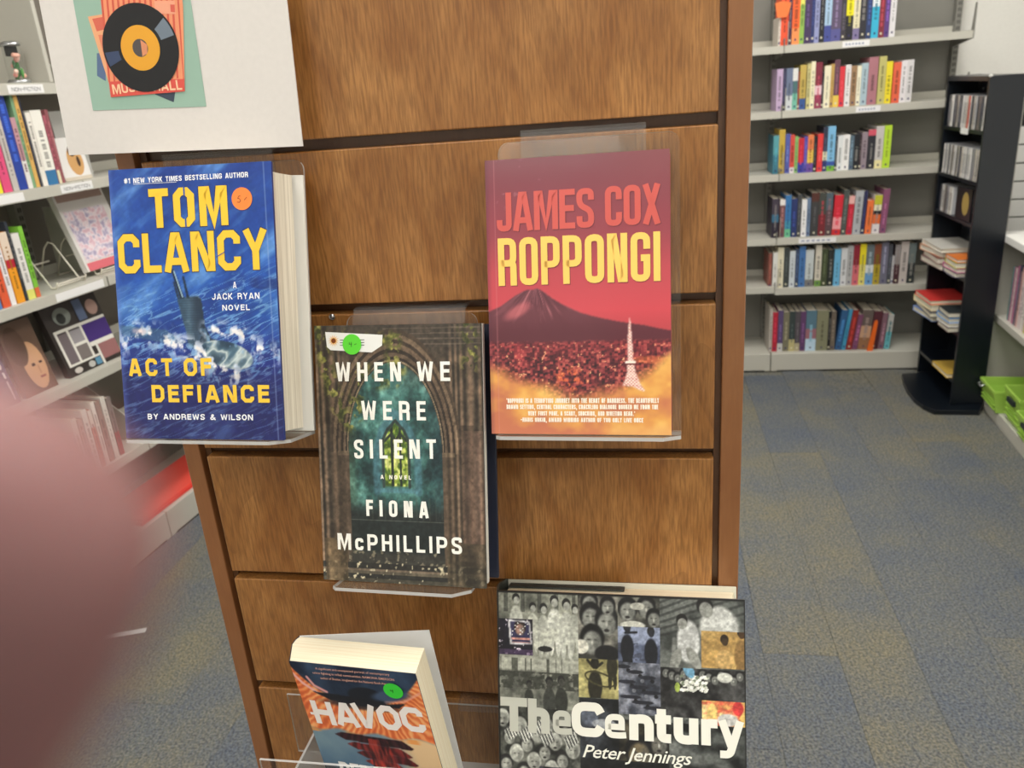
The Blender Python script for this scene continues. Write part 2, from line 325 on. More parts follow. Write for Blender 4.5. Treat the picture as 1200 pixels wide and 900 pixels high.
def glyph(ch, w, h, t, rad, seg):
    a = t/2; l, r, b, T = a, w-a, a, h-a; m = h*.52; R = rad
    S_ = lambda *ps: (list(ps), 0, False)
    if ch == 'c': ch = 'C'
    g = {
     'A': [S_((a*.9, 0), (w/2-a*.55, T), (w/2+a*.55, T), (w-a*.9, 0)), S_((w*.24, h*.27), (w*.76, h*.27))],
     'B': [([(l, b), (l, T), (r-a*.2, T), (r-a*.2, m), (l, m)], [0, 0, R, R, 0], True), ([(l, b), (l, m), (r, m), (r, b)], [0, 0, R, R], True)],
     'C': [([(r, h*.66), (r, T), (l, T), (l, b), (r, b), (r, h*.34)], R, False)],
     'D': [([(l, b), (l, T), (r, T), (r, b)], [0, 0, R, R], True)],
     'E': [S_((w, T), (l, T), (l, b), (w, b)), S_((l, m), (w*.93, m))],
     'F': [S_((w, T), (l, T), (l, 0)), S_((l, m), (w*.93, m))],
     'G': [([(r, h*.66), (r, T), (l, T), (l, b), (r, b), (r, h*.48), (w*.52, h*.48)], [0, R, R, R, R, 0, 0], False)],
     'H': [S_((l, 0), (l, h)), S_((r, 0), (r, h)), S_((l, m), (r, m))],
     'I': [S_((w/2, 0), (w/2, h))],
     'J': [([(r, h), (r, b), (l, b), (l, h*.3)], R, False)],
     'K': [S_((l, 0), (l, h)), S_((r, h), (l+a, h*.42)), S_((l+a*1.6, h*.6), (w-a*.8, 0))],
     'L': [S_((l, h), (l, b), (w, b))],
     'M': [S_((l, 0), (l, T), (l+a*1.2, T), (w/2, h*.12), (r-a*1.2, T), (r, T), (r, 0))],
     'N': [S_((l, 0), (l, T), (l+a, T), (r-a, b), (r, b), (r, h))],
     'O': [([(l, b), (l, T), (r, T), (r, b)], R, True)],
     'P': [([(l, 0), (l, T), (r, T), (r, h*.42), (l, h*.42)], [0, 0, R, R, 0], False)],
     'Q': [([(l, b), (l, T), (r, T), (r, b)], R, True), S_((w*.55, h*.25), (w, -h*.05))],
     'R': [([(l, 0), (l, T), (r, T), (r, h*.47), (l, h*.47)], [0, 0, R, R, 0], False), ([(w*.45, h*.47), (r, h*.47), (r, 0)], R*.7, False)],
     'S': [([(r, h*.70), (r, T), (l, T), (l, h*.57), (r, h*.43), (r, b), (l, b), (l, h*.30)], R, False)],
     'T': [S_((0, T), (w, T)), S_((w/2, 0), (w/2, T))],
     'U': [([(l, h), (l, b), (r, b), (r, h)], R, False)],
     'V': [S_((a*.9, h), (w/2-a*.45, b), (w/2+a*.45, b), (w-a*.9, h))],
     'W': [S_((a*.9, h), (w*.27-a*.3, b), (w*.27+a*.3, b), (w/2, h*.86), (w*.73-a*.3, b), (w*.73+a*.3, b), (w-a*.9, h))],
     'X': [S_((a, 0), (w-a, h)), S_((a, h), (w-a, 0))],
     'Y': [S_((a*.9, h), (w/2, h*.46), (w-a*.9, h)), S_((w/2, 0), (w/2, h*.5))],
     'Z': [S_((0, T), (r, T), (l, b), (w, b))],
     '&': [([(w, 0), (w*.3, h*.62), (w*.3, T), (w*.66, T), (w*.66, h*.68), (l, h*.4), (l, b), (w*.6, b), (w*.96, h*.42)], [0, R*.5, R*.5, R*.5, R*.5, R*.5, R*.5, R*.5, 0], False)],
     '#': [S_((w*.28, 0), (w*.38, h)), S_((w*.62, 0), (w*.72, h)), S_((0, h*.34), (w, h*.34)), S_((0, h*.66), (w, h*.66))],
     '1': [S_((w*.1, h*.78), (w-a, T), (w-a, 0))],
     '4': [S_((w*.75, 0), (w*.75, T), (l, h*.35), (w, h*.35))],
     '5': [([(w*.95, T), (l, T), (l, h*.58), (r, h*.58), (r, b), (l, b), (l, h*.15)], [0, 0, 0, R, R, R*.5, 0], False)],
     '.': [S_((w/2, 0), (w/2, t))], ',': [S_((w/2, -t), (w/2, t))], "'": [S_((w/2, h*.7), (w/2, h))], '-': [S_((0, m), (w, m))],
    }.get(ch, [])
    out = []
    for pts, rd, cl in g: out.append((rpath(pts, rd, seg, cl), cl))
    return out
def caps(mb, text, x0, x1, y0, h, t, gap, col, z, rad=.3, seg=4, y1=None, tx=None):
    """lay text between x0..x1; t = stroke weight, gap = letter gap, both in metres"""
    n = len(text); fixed = sum(t for c in text if WID.get(c, 1) == 0) + gap*(n-1)
    rel = sum(WID.get(c, 1) for c in text); k = (x1-x0-fixed)/max(rel, .01); x = x0
    for c in text:
        wr = WID.get(c, 1); w = t if wr == 0 else wr*k
        hh = h*.74 if c == 'c' else h
        yy = y0 if y1 is None else y0+(y1-y0)*(x-x0)/(x1-x0)
        if c != ' ':
            for pts, cl in glyph(c, w, hh, t, rad*min(w, hh), seg):
                vs, fs = ribbon(pts, t, cl); zi = z+len(mb.v)*2e-8; mb.add([(x+p[0], yy+p[1], zi) for p in vs], fs, col)
        x += w+gap
def font_mesh(text, bold=0., shear=0., space=1., res=2):
    cu = bpy.data.curves.new('t', 'FONT'); cu.body = text; cu.offset = bold; cu.shear = shear; cu.space_character = space; cu.resolution_u = res
    o = bpy.data.objects.new('t', cu); C.objects.link(o); bpy.context.view_layer.update()
    me = bpy.data.meshes.new_from_object(o.evaluated_get(bpy.context.evaluated_depsgraph_get()))
    vs = np.array([v.co[:] for v in me.vertices]); fs = [tuple(p.vertices) for p in me.polygons]
    bpy.data.objects.remove(o); bpy.data.curves.remove(cu); bpy.data.meshes.remove(me); return vs, fs
def words(mb, text, x0, x1, y0, y1, col, z, bold=0., shear=0., space=1., dy=0., ref=None):
    """fit built-in font text into a box; y0..y1 spans the letters' own extent"""
    vs, fs = font_mesh(text, bold, shear, space)
    a = vs[:, 0].min(); b = vs[:, 0].max(); lo, hi = (vs[:, 1].min(), vs[:, 1].max()) if ref is None else ref
    X = x0+(vs[:, 0]-a)/(b-a)*(x1-x0); Y = y0+(vs[:, 1]-lo)/(hi-lo)*(y1-y0) + dy*(X-x0)/(x1-x0)
    # fonts may face either way: keep as is, shading is two-sided
    mb.add([(X[i], Y[i], z) for i in range(len(X))], fs, col)

# ------------------------------------------------------------------ numpy painting for printed covers (artwork, plus a painted spine reflection on the blue cover)
def vnoise(x, y, seed):
    rs = np.random.RandomState(seed); T = rs.rand(64, 64)
    xi = np.floor(x).astype(int); yi = np.floor(y).astype(int); fx = x-xi; fy = y-yi; fx = fx*fx*(3-2*fx); fy = fy*fy*(3-2*fy)
    g = lambda a, b: T[a % 64, b % 64]
    return (g(xi, yi)*(1-fx)+g(xi+1, yi)*fx)*(1-fy) + (g(xi, yi+1)*(1-fx)+g(xi+1, yi+1)*fx)*fy
def fbm(x, y, seed, o=4):
    s = 0; a = .5
    for k in range(o): s = s + a*vnoise(x*2**k+k*7.1, y*2**k+k*3.3, seed+k); a *= .5
    return s/(1-.5**o)
def sst(e0, e1, x): t = np.clip((x-e0)/(e1-e0), 0, 1); return t*t*(3-2*t)
class Art:
    def __init__(s, w, h, nx, ny, v0=0., v1=1.):
        s.w, s.h, s.nx, s.ny, s.v0, s.v1 = w, h, nx, ny, v0, v1
        s.U, s.V = np.meshgrid(np.linspace(0, 1, nx), np.linspace(v0, v1, ny)); s.X = s.U*w; s.Y = s.V*h
        s.I = np.zeros((ny, nx, 3)); s.px = w/nx
    def put(s, mask, col): s.I = s.I*(1-mask[..., None]) + np.asarray(col, float)*mask[..., None] if not (isinstance(col, np.ndarray) and col.ndim == 3) else s.I*(1-mask[..., None])+col*mask[..., None]
    def ramp(s, t, stops):
        t = np.clip(t, 0, 1); xs = [a for a, _ in stops]; return np.stack([np.interp(t, xs, [c[i] for _, c in stops]) for i in range(3)], -1)
    def poly(s, pts):
        ins = np.zeros(s.U.shape, bool); n = len(pts)
        for i in range(n):
            x1, y1 = pts[i]; x2, y2 = pts[(i+1) % n]
            if y1 == y2: continue
            c = ((s.V >= min(y1, y2)) & (s.V < max(y1, y2))); xx = x1+(s.V-y1)/(y2-y1)*(x2-x1); ins ^= c & (s.U < xx)
        f = np.pad(ins.astype(float), 1, mode='edge'); return sum(f[i:i+s.ny, j:j+s.nx]*k for i, a in enumerate((1, 2, 1)) for j, k in enumerate((a/16, a/8, a/16)))
    def ell(s, cx, cy, rx, ry, ang=0., soft=.1):
        dx = (s.U-cx)*s.w; dy = (s.V-cy)*s.h; c, q = math.cos(ang), math.sin(ang); a = dx*c+dy*q; b = -dx*q+dy*c
        d = np.sqrt((a/(rx*s.w))**2+(b/(ry*s.w))**2); return 1-sst(1-soft, 1+soft, d)
    def path(s, pts, wd, soft=.5):
        d = np.full(s.U.shape, 1e9)
        for (x1, y1), (x2, y2) in zip(pts[:-1], pts[1:]):
            ax, ay = x1*s.w, y1*s.h; bx, by = x2*s.w-ax, y2*s.h-ay; t = np.clip(((s.X-ax)*bx+(s.Y-ay)*by)/(bx*bx+by*by+1e-12), 0, 1)
            d = np.minimum(d, np.hypot(s.X-ax-t*bx, s.Y-ay-t*by))
        return 1-sst(wd*(1-soft), wd*(1+soft), d)
    def build(s, name, mat, parent, z, x0=None, bend=None):
        x0 = -s.w/2 if x0 is None else x0; n = s.nx*s.ny
        vs = np.zeros((n, 3), np.float32); vs[:, 0] = x0+s.X.ravel(); vs[:, 1] = s.Y.ravel(); vs[:, 2] = z
        me = bpy.data.meshes.new(name); i = np.arange((s.ny-1)*(s.nx-1)); r = i//(s.nx-1); c = i % (s.nx-1); a = r*s.nx+c
        F = np.stack([a, a+1, a+s.nx+1, a+s.nx], -1).astype(np.int32)
        me.vertices.add(n); me.vertices.foreach_set('co', vs.ravel()); me.loops.add(F.size); me.loops.foreach_set('vertex_index', F.ravel())
        me.polygons.add(len(F)); me.polygons.foreach_set('loop_start', np.arange(0, F.size, 4, dtype=np.int32))
        me.update(calc_edges=True); at = me.color_attributes.new('Col', 'FLOAT_COLOR', 'POINT')
        col = np.ones((n, 4), np.float32); col[:, :3] = lin(np.clip(s.I, 0, 255)).reshape(-1, 3); at.data.foreach_set('color', col.ravel())
        return link(name, me, mat, parent)

# ------------------------------------------------------------------ the wooden display
PM = DISP.M()   # local: x = along face, y = into the unit, z = up
disp = empty('display_stand', PM, 'brown maple end panel display of grooved horizontal boards with dark side rails', 'display stand')
SP, GAP, Z0 = .1524, .0101, CAM_H-.0307
UL, UR = -.33716, .18939
zt = Z0 + 2*SP; k = 0; z = zt
while z-SP > .06:
    top, bot = z-GAP, z-SP
    cx, cz = (UL+UR)/2, (top+bot)/2; bw = (UR-UL)/2; bh = (top-bot)/2
    # boards: tongue edge a hair below the face
    o = MB().box((-bw, 0, -bh), (bw, .016, bh)).build('board', M_WOOD, disp, Matrix.Translation((cx, 0, cz)), bevel=.0011)
    z -= SP; k += 1
DZ0, DZ1 = z, zt
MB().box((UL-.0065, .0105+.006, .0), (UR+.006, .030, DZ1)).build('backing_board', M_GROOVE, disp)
for nm, a, b in (('side_rail', UR+.0063, UR+.0258), ('side_rail', UL-.0255, UL-.0071)):
    MB().box((a, .0008, .0), (b, .46, DZ1+.004)).build(nm, M_RAIL, disp, bevel=.0012)
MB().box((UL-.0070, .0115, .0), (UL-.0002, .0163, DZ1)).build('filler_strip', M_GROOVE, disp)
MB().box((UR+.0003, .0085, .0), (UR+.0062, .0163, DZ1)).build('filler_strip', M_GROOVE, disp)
MB().box((UL-.0255, .0008, DZ1+.0045), (UR+.0258, .46, DZ1+.026)).build('top_cap', M_RAIL, disp, bevel=.0015)
MB().box((UL-.006, .0, .001), (UR+.006, .0162, DZ0-GAP-.001)).build('plinth', M_RAIL, disp, bevel=.001)
MB().box((UL-.006, .445, .0), (UR+.006, .459, DZ1)).build('rear_panel', M_RAIL, disp)
MB().ball((-.1712, -.0012, CAM_H-.195), .0032, n=10, sq=(1, .6, 1)).build('screw', M_STEEL, disp, smooth=True)

# local pose matrices for things leaning on the face: book X right, Y up, Z out of the cover
Bm = np.array([[math.cos(PSI), math.sin(PSI), 0], [0, 0, 1.], [math.sin(PSI), -math.cos(PSI), 0]]).T
def rotv(v):
    v = np.array(v, float); t = np.linalg.norm(v)+1e-12; k = v/t; K = np.array([[0, -k[2], k[1]], [k[2], 0, -k[0]], [-k[1], k[0], 0]])
    return np.eye(3)+math.sin(t)*K+(1-math.cos(t))*K@K
def pose(q):
    R = Bm@rotv(q[:3]); T = np.array([0, .72867, CAM_H])+Bm@np.array(q[3:6])
    M = Matrix.Identity(4)
    for i in range(3):
        for j in range(3): M[i][j] = R[i, j]
        M[i][3] = T[i]
    return M
QA = (-.2565, -.0188, -.008, -.2551, -.2695, .1223); QB = (-.2737, -.046, -.0028, -.0919, -.415, .1191)
QC = (-.2719, -.0421, .0019, .0728, -.2756, .0994); QD = (.0119, -.2051, .1248, -.1197, -.6997, .1431)
QE = (-.3413, -.0145, .0018, .0964, -.7445, .1422); QS = (-.053, 0, -.0266, -.2744, -.0315, .029)
INK = .00035
def block(mb, w0, w1, y0, y1, z0, z1, dish=.006):
    """page block: fore edge hollowed"""
    n = 10; right = [(w1 - dish*math.sin(math.pi*i/n), z0+(z1-z0)*i/n) for i in range(n+1)]
    left = [(w0, z1), (w0, z0)]
    mb.prism(right+left, y0, y1, ax=1)
def board_mb(w0, w1, h, z0, z1, col): return MB().box((w0, 0, z0), (w1, h, z1), col)

# easels -------------------------------------------------------------
def easel(q, hw0, hw1, x0, x1, top, t, lip, label, hookx):
    """back plate from x0..x1 behind a book of thickness t, ledge under it, hook into the groove"""
    e = empty('acrylic_easel', pose(q), label, 'book easel')
    zb = -t-.0015; th = .0028; r = .009
    outline = [(x0, -.0002)] + [(x1, -.0002)] + [(x1, top-r)] + [(x1-r+r*math.cos(a), top-r+r*math.sin(a)) for a in (math.pi/8, math.pi/4, 3*math.pi/8)] + [(x1-r, top), (x0+r, top)] + [(x0+r-r*math.sin(a), top-r+r*math.cos(a)) for a in (math.pi/8, math.pi/4, 3*math.pi/8)] + [(x0, top-r)]
    n = len(outline); mb = MB().prism(outline, zb-th, zb)
    mb.m = [0, 0] + [1]*n; mb.build('back_plate', [M_ACR, M_ACRE], e)
    # ledge with chamfered front right corner
    zf = lip; c = .014
    led = [(x0, zb), (x0, zf-.004), (x0+.004, zf), (x1-c, zf), (x1, zf-c), (x1, zb)]
    n = len(led); vs = [(p[0], -.0036, p[1]) for p in led]+[(p[0], -.0006, p[1]) for p in led]
    l = MB().add(vs, [tuple(range(n)), tuple(reversed(range(n, 2*n)))]+[(i, i+n, (i+1) % n+n, (i+1) % n) for i in range(n)])
    l.m = [0, 0]+[1]*n; l.build('ledge', [M_ACR, M_ACRE], e)
    # hook: short arm from plate top back to the groove, lying parallel to the face
    M = Matrix(rotv(q[:3]).tolist()); loc = Vector(q[3:6])
    inv = M.transposed()
    def L(u, zz, out): return inv @ (Vector((u, zz, out))-loc)
    zh = hookx; a0, a1 = hw0, hw1
    pt = M @ Vector(((x0+x1)/2, top-.012, zb-th))+loc
    vs = []
    sec = [(pt.y-.010, pt.z-.0002), (zh+.001, .0030), (zh+.001, -.009), (zh+.0032, -.009), (zh+.0032, .0052), (pt.y-.006, pt.z+.0022)]
    for uu in (a0, a1): vs += [L(uu, s_[0], s_[1]) for s_ in sec]
    m = len(sec); MB().add(vs, [tuple(range(m)), tuple(reversed(range(m, 2*m)))]+[(i, i+m, (i+1) % m+m, (i+1) % m) for i in range(m)], mi=0).build('hook', M_ACRS, e)
    return e
G0, G1, G4 = -.0307-.0075, -.0307-SP-.0072, -.0307-4*SP-.0085
EA = easel(QA, -.311, -.2024, -.0765, .0775, .246, .057, .0045, 'clear acrylic easel under the blue submarine hardcover, left of display', G0)
EB = easel(QB, -.1463, -.0373, -.0625, .0650, .2445, .034, .0175, 'clear acrylic easel under the stone archway novel, jutting ledge empty in front', G1)
ECc = easel(QC, .0251, .1306, -.0700, .0830, .2480, .024, .0110, 'clear acrylic easel under the red mountain paperback, right of display', G0)
EE = easel(QE, .04, .15, -.09, .09, .20, .054, .006, 'clear acrylic easel holding up the big photo collage book', G4+.0)
# pocket for the bottom left book ------------------------------------
pk = empty('acrylic_pocket', DISP.M() @ Matrix.Translation((0, 0, CAM_H)), 'clear acrylic pocket shelf holding the tilted thick paperback at bottom left', 'book pocket')
def slab(name, a, b, mats=(M_ACR, M_ACRE)):
    mb = MB().box(a, b); mb.m = [1, 1, 0, 1, 0, 1]; return mb.build(name, list(mats), pk)
slab('front_plate', (-.2405, -.1705, -.735), (-.022, -.1680, -.5825)); slab('back_plate', (-.296, -.0105, -.735), (-.022, -.0080, -.6495))
slab('pocket_floor', (-.2405, -.1678, -.735), (-.022, -.0107, -.7325)); 
slab('end_plate', (-.2433, -.1705, -.735), (-.2407, -.0107, -.655))
MB().box((-.088, -.013, -.656), (-.022, .0105, -.6462)).build('hook', M_ACRS, pk)

# ------------------------------------------------------------------ book A: blue submarine hardcover
YEL = (243, 200, 62)
def bookA():
    w, h, t = .1524, .235, .052
    e = empty('hardcover_book', pose(QA), 'thick blue hardcover with a submarine in rough sea and yellow block lettering', 'book')
    MB().box((-w/2, 0, -.0034), (w/2, h, -.0001), (40, 60, 130)).build('front_cover', M_GLOSS, e, bevel=.0006, seg=1)
    pb = MB(); block(pb, -.070, .0715, .004, h-.0045, -.0038, -.0472, .0065); pb.build('pages', M_PAGES, e)
    MB().add([(-w/2, 0, -t+.003), (.0800, 0, -t+.001), (.0800, h-.004, -t+.0005), (-w/2, h, -t+.003), (-w/2, 0, -t), (.0800, 0, -t-.0022), (.0800, h-.004, -t-.0026), (-w/2, h, -t)],
             [(0,1,2,3),(7,6,5,4),(0,4,5,1),(1,5,6,2),(2,6,7,3),(3,7,4,0)], (235, 233, 226)).build('back_cover', M_MATTE, e, bevel=.0004, seg=1)
    sp = [(-.0762-.004*math.sin(math.pi*i/6), -.0004-(t-.001)*i/6) for i in range(7)]
    sp2 = [(x+.0022, z) for x, z in reversed(sp)]
    MB().prism(sp+sp2, 0, h, ax=1, col=(38, 58, 140)).build('spine', M_GLOSS, e)
    a = Art(w, h, 230, 345); U, V = a.U, a.V
    st = fbm(U*2.2+V*1.2, V*9-U*4.5, 3, 5); st2 = fbm(U*5, V*22-U*9, 9, 4)
    a.I = a.ramp(V, [(0, (30, 36, 104)), (.28, (34, 48, 128)), (.45, (34, 78, 160)), (.6, (36, 84, 172)), (.8, (34, 74, 158)), (1, (38, 70, 148))])
    a.put(sst(.52, .8, st)*.8, (104, 156, 220)); a.put(sst(.55, .8, st2)*.30*(V > .5), (130, 178, 230)); a.put(sst(.55, .22, st)*.45, (24, 42, 112))
    # water streaks
    sea = sst(.64, .52, V+.10*(U-.5)*-1); ln = np.abs(fbm(U*3+1, V*30-U*7, 21, 4)-.5); ln2 = np.abs(fbm(U*6, V*55-U*15, 31, 3)-.5)
    a.put(sea*(1-sst(.0, .05, ln))*.75, (120, 172, 222)); a.put(sea*(1-sst(.0, .04, ln2))*.55, (150, 195, 235)); a.put(sea*sst(.62, .75, fbm(U*4, V*14, 5, 4))*.6, (20, 36, 100))
    low = sst(.27, .2, V); a.put(low*.5, (38, 40, 104)); a.put(low*(1-sst(.0, .03, ln))*.28, (110, 130, 190))
    a.put(a.poly([(0, .43), (.3, .41), (.43, .36), (.3, .36), (0, .395)])*.6, (70, 104, 130))
    # submarine sail, hull and periscopes
    sail = a.poly([(.385, .520), (.40, .528), (.52, .531), (.535, .52), (.55, .42), (.585, .375), (.65, .362), (.60, .345), (.53, .328), (.44, .345), (.43, .40)])
    stripe = .5+.5*np.sin(V*a.h*6200); sh = sst(.38, .57, U)
    a.put(sail, a.ramp(sh, [(0, (52, 80, 104)), (.35, (74, 100, 122)), (.7, (46, 64, 84)), (1, (30, 46, 66))])); a.put(sail*stripe*.28, (30, 44, 60)); a.put(sail*sst(.6, .8, fbm(U*18, V*30, 12, 3))*.5, (150, 175, 190))
    for pl_ in ([(.358, .628), (.372, .634), (.43, .526), (.404, .522)], [(.424, .606), (.436, .606), (.462, .526), (.446, .526)], [(.366, .585), (.376, .585), (.398, .526), (.386, .526)]): a.put(a.poly(pl_), (26, 42, 60))
    a.put(a.path([(.375, .625), (.42, .53)], .0006), (150, 180, 200))
    hull = a.ell(.675, .315, .165, .075, -.25, .06); hv = fbm(U*9-V*14, V*8+U*3, 44, 3)
    a.put(hull, a.ramp(hv, [(.3, (40, 62, 84)), (.46, (78, 108, 128)), (.55, (200, 212, 212)), (.62, (96, 120, 136)), (.8, (40, 60, 80))])); 
    # foam
    fn = fbm(U*26, V*34, 50, 4)
    for pts, wd in (([(.0, .36), (.05, .378), (.13, .402), (.236, .388), (.33, .362), (.42, .338), (.50, .305), (.576, .276), (.65, .262), (.73, .238)], .0052), ([(.58, .410), (.66, .398), (.76, .398), (.81, .368), (.855, .342), (.965, .315)], .0042), ([(.42, .36), (.5, .338), (.56, .31)], .003)):
        d = a.path(pts, wd*1.9, .8); a.put(d*sst(.5, .66, fn)*.9, (206, 216, 236)); a.put(a.path(pts, wd*.62, .7)*sst(.40, .56, fn)*.95, (244, 240, 240))
        lower = a.path([(x, y-.028) for x, y in pts], wd*2.2, .9); a.put(lower*sst(.56, .66, fbm(U*30, V*40, 61, 3))*.6, (140, 182, 222))
    a.I = a.I*(.9+.2*fbm(U*40, V*60, 81, 3))[..., None]*np.where(V < .27, .88, 1.)[..., None]**1
    a.put(a.path([(.10, .408), (.16, .404)], .0022, .8)*.5, (226, 196, 200))
    a.put(sst(.25, .1, V)*sst(.55, .7, fbm(U*3+2, V*5, 70, 3))*.6, (34, 40, 62)); a.put(sst(.035, .0, U)*.35, (110, 130, 200)); a.put(a.path([(.965, 0), (.955, 1)], .0005, .9)*.5, (150, 170, 210))  # pale left edge paints the reflection along the spine
    a.build('cover_print', M_GLOSS, e, INK*.3)
    X = lambda u: (u-.5)*w; Y = lambda v: v*h
    mb = MB(); z1, z2 = INK, INK*2
    caps(mb, 'TOM', X(.243), X(.732), Y(.780), Y(.145), .0074, .0035, (28, 40, 88), z1*.8, .2, 1); sh_ = mb
    mb = MB()
    caps(mb, 'TOM', X(.246), X(.730), Y(.783), Y(.141), .0066, .0044, YEL, z1, .2, 1)
    mb.build('author_lettering', M_GLOSS, e); sh_.build('lettering_shadow', M_GLOSS, e)
    mb = MB(); md = MB()
    caps(md, 'CLANCY', X(.026), X(.960), Y(.618), Y(.150), .0070, .0020, (28, 40, 88), z1*.8, .2, 1)
    caps(mb, 'CLANCY', X(.029), X(.957), Y(.621), Y(.144), .0062, .0028, YEL, z1, .2, 1)
    for u0, v0, u1, v1 in ((.452, .778, .462, .93), (.452, .77, .462, .80)):   # stencil breaks in the O
        pass
    mb.build('author_lettering', M_GLOSS, e); md.build('lettering_shadow', M_GLOSS, e)
    st_ = MB()
    st_.box((X(.4655), Y(.894), z2-.00005), (X(.4745), Y(.926), z2), (40, 84, 168)); st_.box((X(.4655), Y(.781), z2-.00005), (X(.4745), Y(.812), z2), (40, 84, 168))
    st_.box((X(.247), Y(.8895), z2-.00005), (X(.42), Y(.8935), z2), (40, 84, 168)) if False else None
    st_.add([(X(.645), Y(.668), z2), (X(.70), Y(.687), z2), (X(.70), Y(.690), z2), (X(.645), Y(.672), z2)], [(0, 1, 2, 3)], (36, 60, 150))
    st_.build('stencil_break', M_GLOSS, e)
    mb = MB()
    caps(mb, 'ACT', X(.047), X(.330), Y(.238), Y(.066), .0034, .0042, YEL, z1, .2, 1)
    caps(mb, 'OF', X(.402), X(.578), Y(.238), Y(.066), .0034, .0036, YEL, z1, .2, 1)
    caps(mb, 'DEFIANCE', X(.186), X(.924), Y(.139), Y(.065), .0035, .0038, YEL, z1, .2, 1)
    mb.build('title_lettering', M_GLOSS, e); W_ = (244, 246, 250); mb = MB()
    caps(mb, '#1 NEW YORK TIMES BESTSELLING AUTHOR', X(.098), X(.862), Y(.948), Y(.0185), .0008, .0007, W_, z1, .25, 2)
    mb.box((X(.155), Y(.9435), z1-.0001), (X(.425), Y(.9448), z1), W_)
    caps(mb, 'A', X(.737), X(.758), Y(.557), Y(.023), .0007, .0009, W_, z1)
    caps(mb, 'JACK RYAN', X(.604), X(.894), Y(.517), Y(.0225), .0009, .0011, W_, z1, .25, 1); caps(mb, 'NOVEL', X(.664), X(.832), Y(.477), Y(.0205), .0009, .0013, W_, z1, .25, 1)
    caps(mb, 'BY ANDREWS & WILSON', X(.150), X(.816), Y(.0735), Y(.0215), .0010, .0012, W_, z1, .25, 1)
    mb.build('subtitle_lettering', M_GLOSS, e)
    s = MB(); s.add([(X(.8195)+.0094*math.cos(2*math.pi*k/32), Y(.8735)+.0094*math.sin(2*math.pi*k/32), z2) for k in range(32)], [tuple(range(32))], (252, 138, 66))
    so = s.build('price_sticker', M_MATTE, e); so['label'] = 'round orange price sticker'
    s = MB()
    for pts in ([(.812, .884), (.800, .882), (.796, .875), (.806, .874), (.812, .868), (.806, .861), (.790, .862)], [(.833, .868), (.850, .878)]):
        vs, fs = ribbon([(X(u), Y(v)) for u, v in pts], .0004, False); s.add([(p[0], p[1], z2+.0002) for p in vs], fs, (90, 50, 40))
    s.build('pen_mark', M_MATTE, so)
bookA()

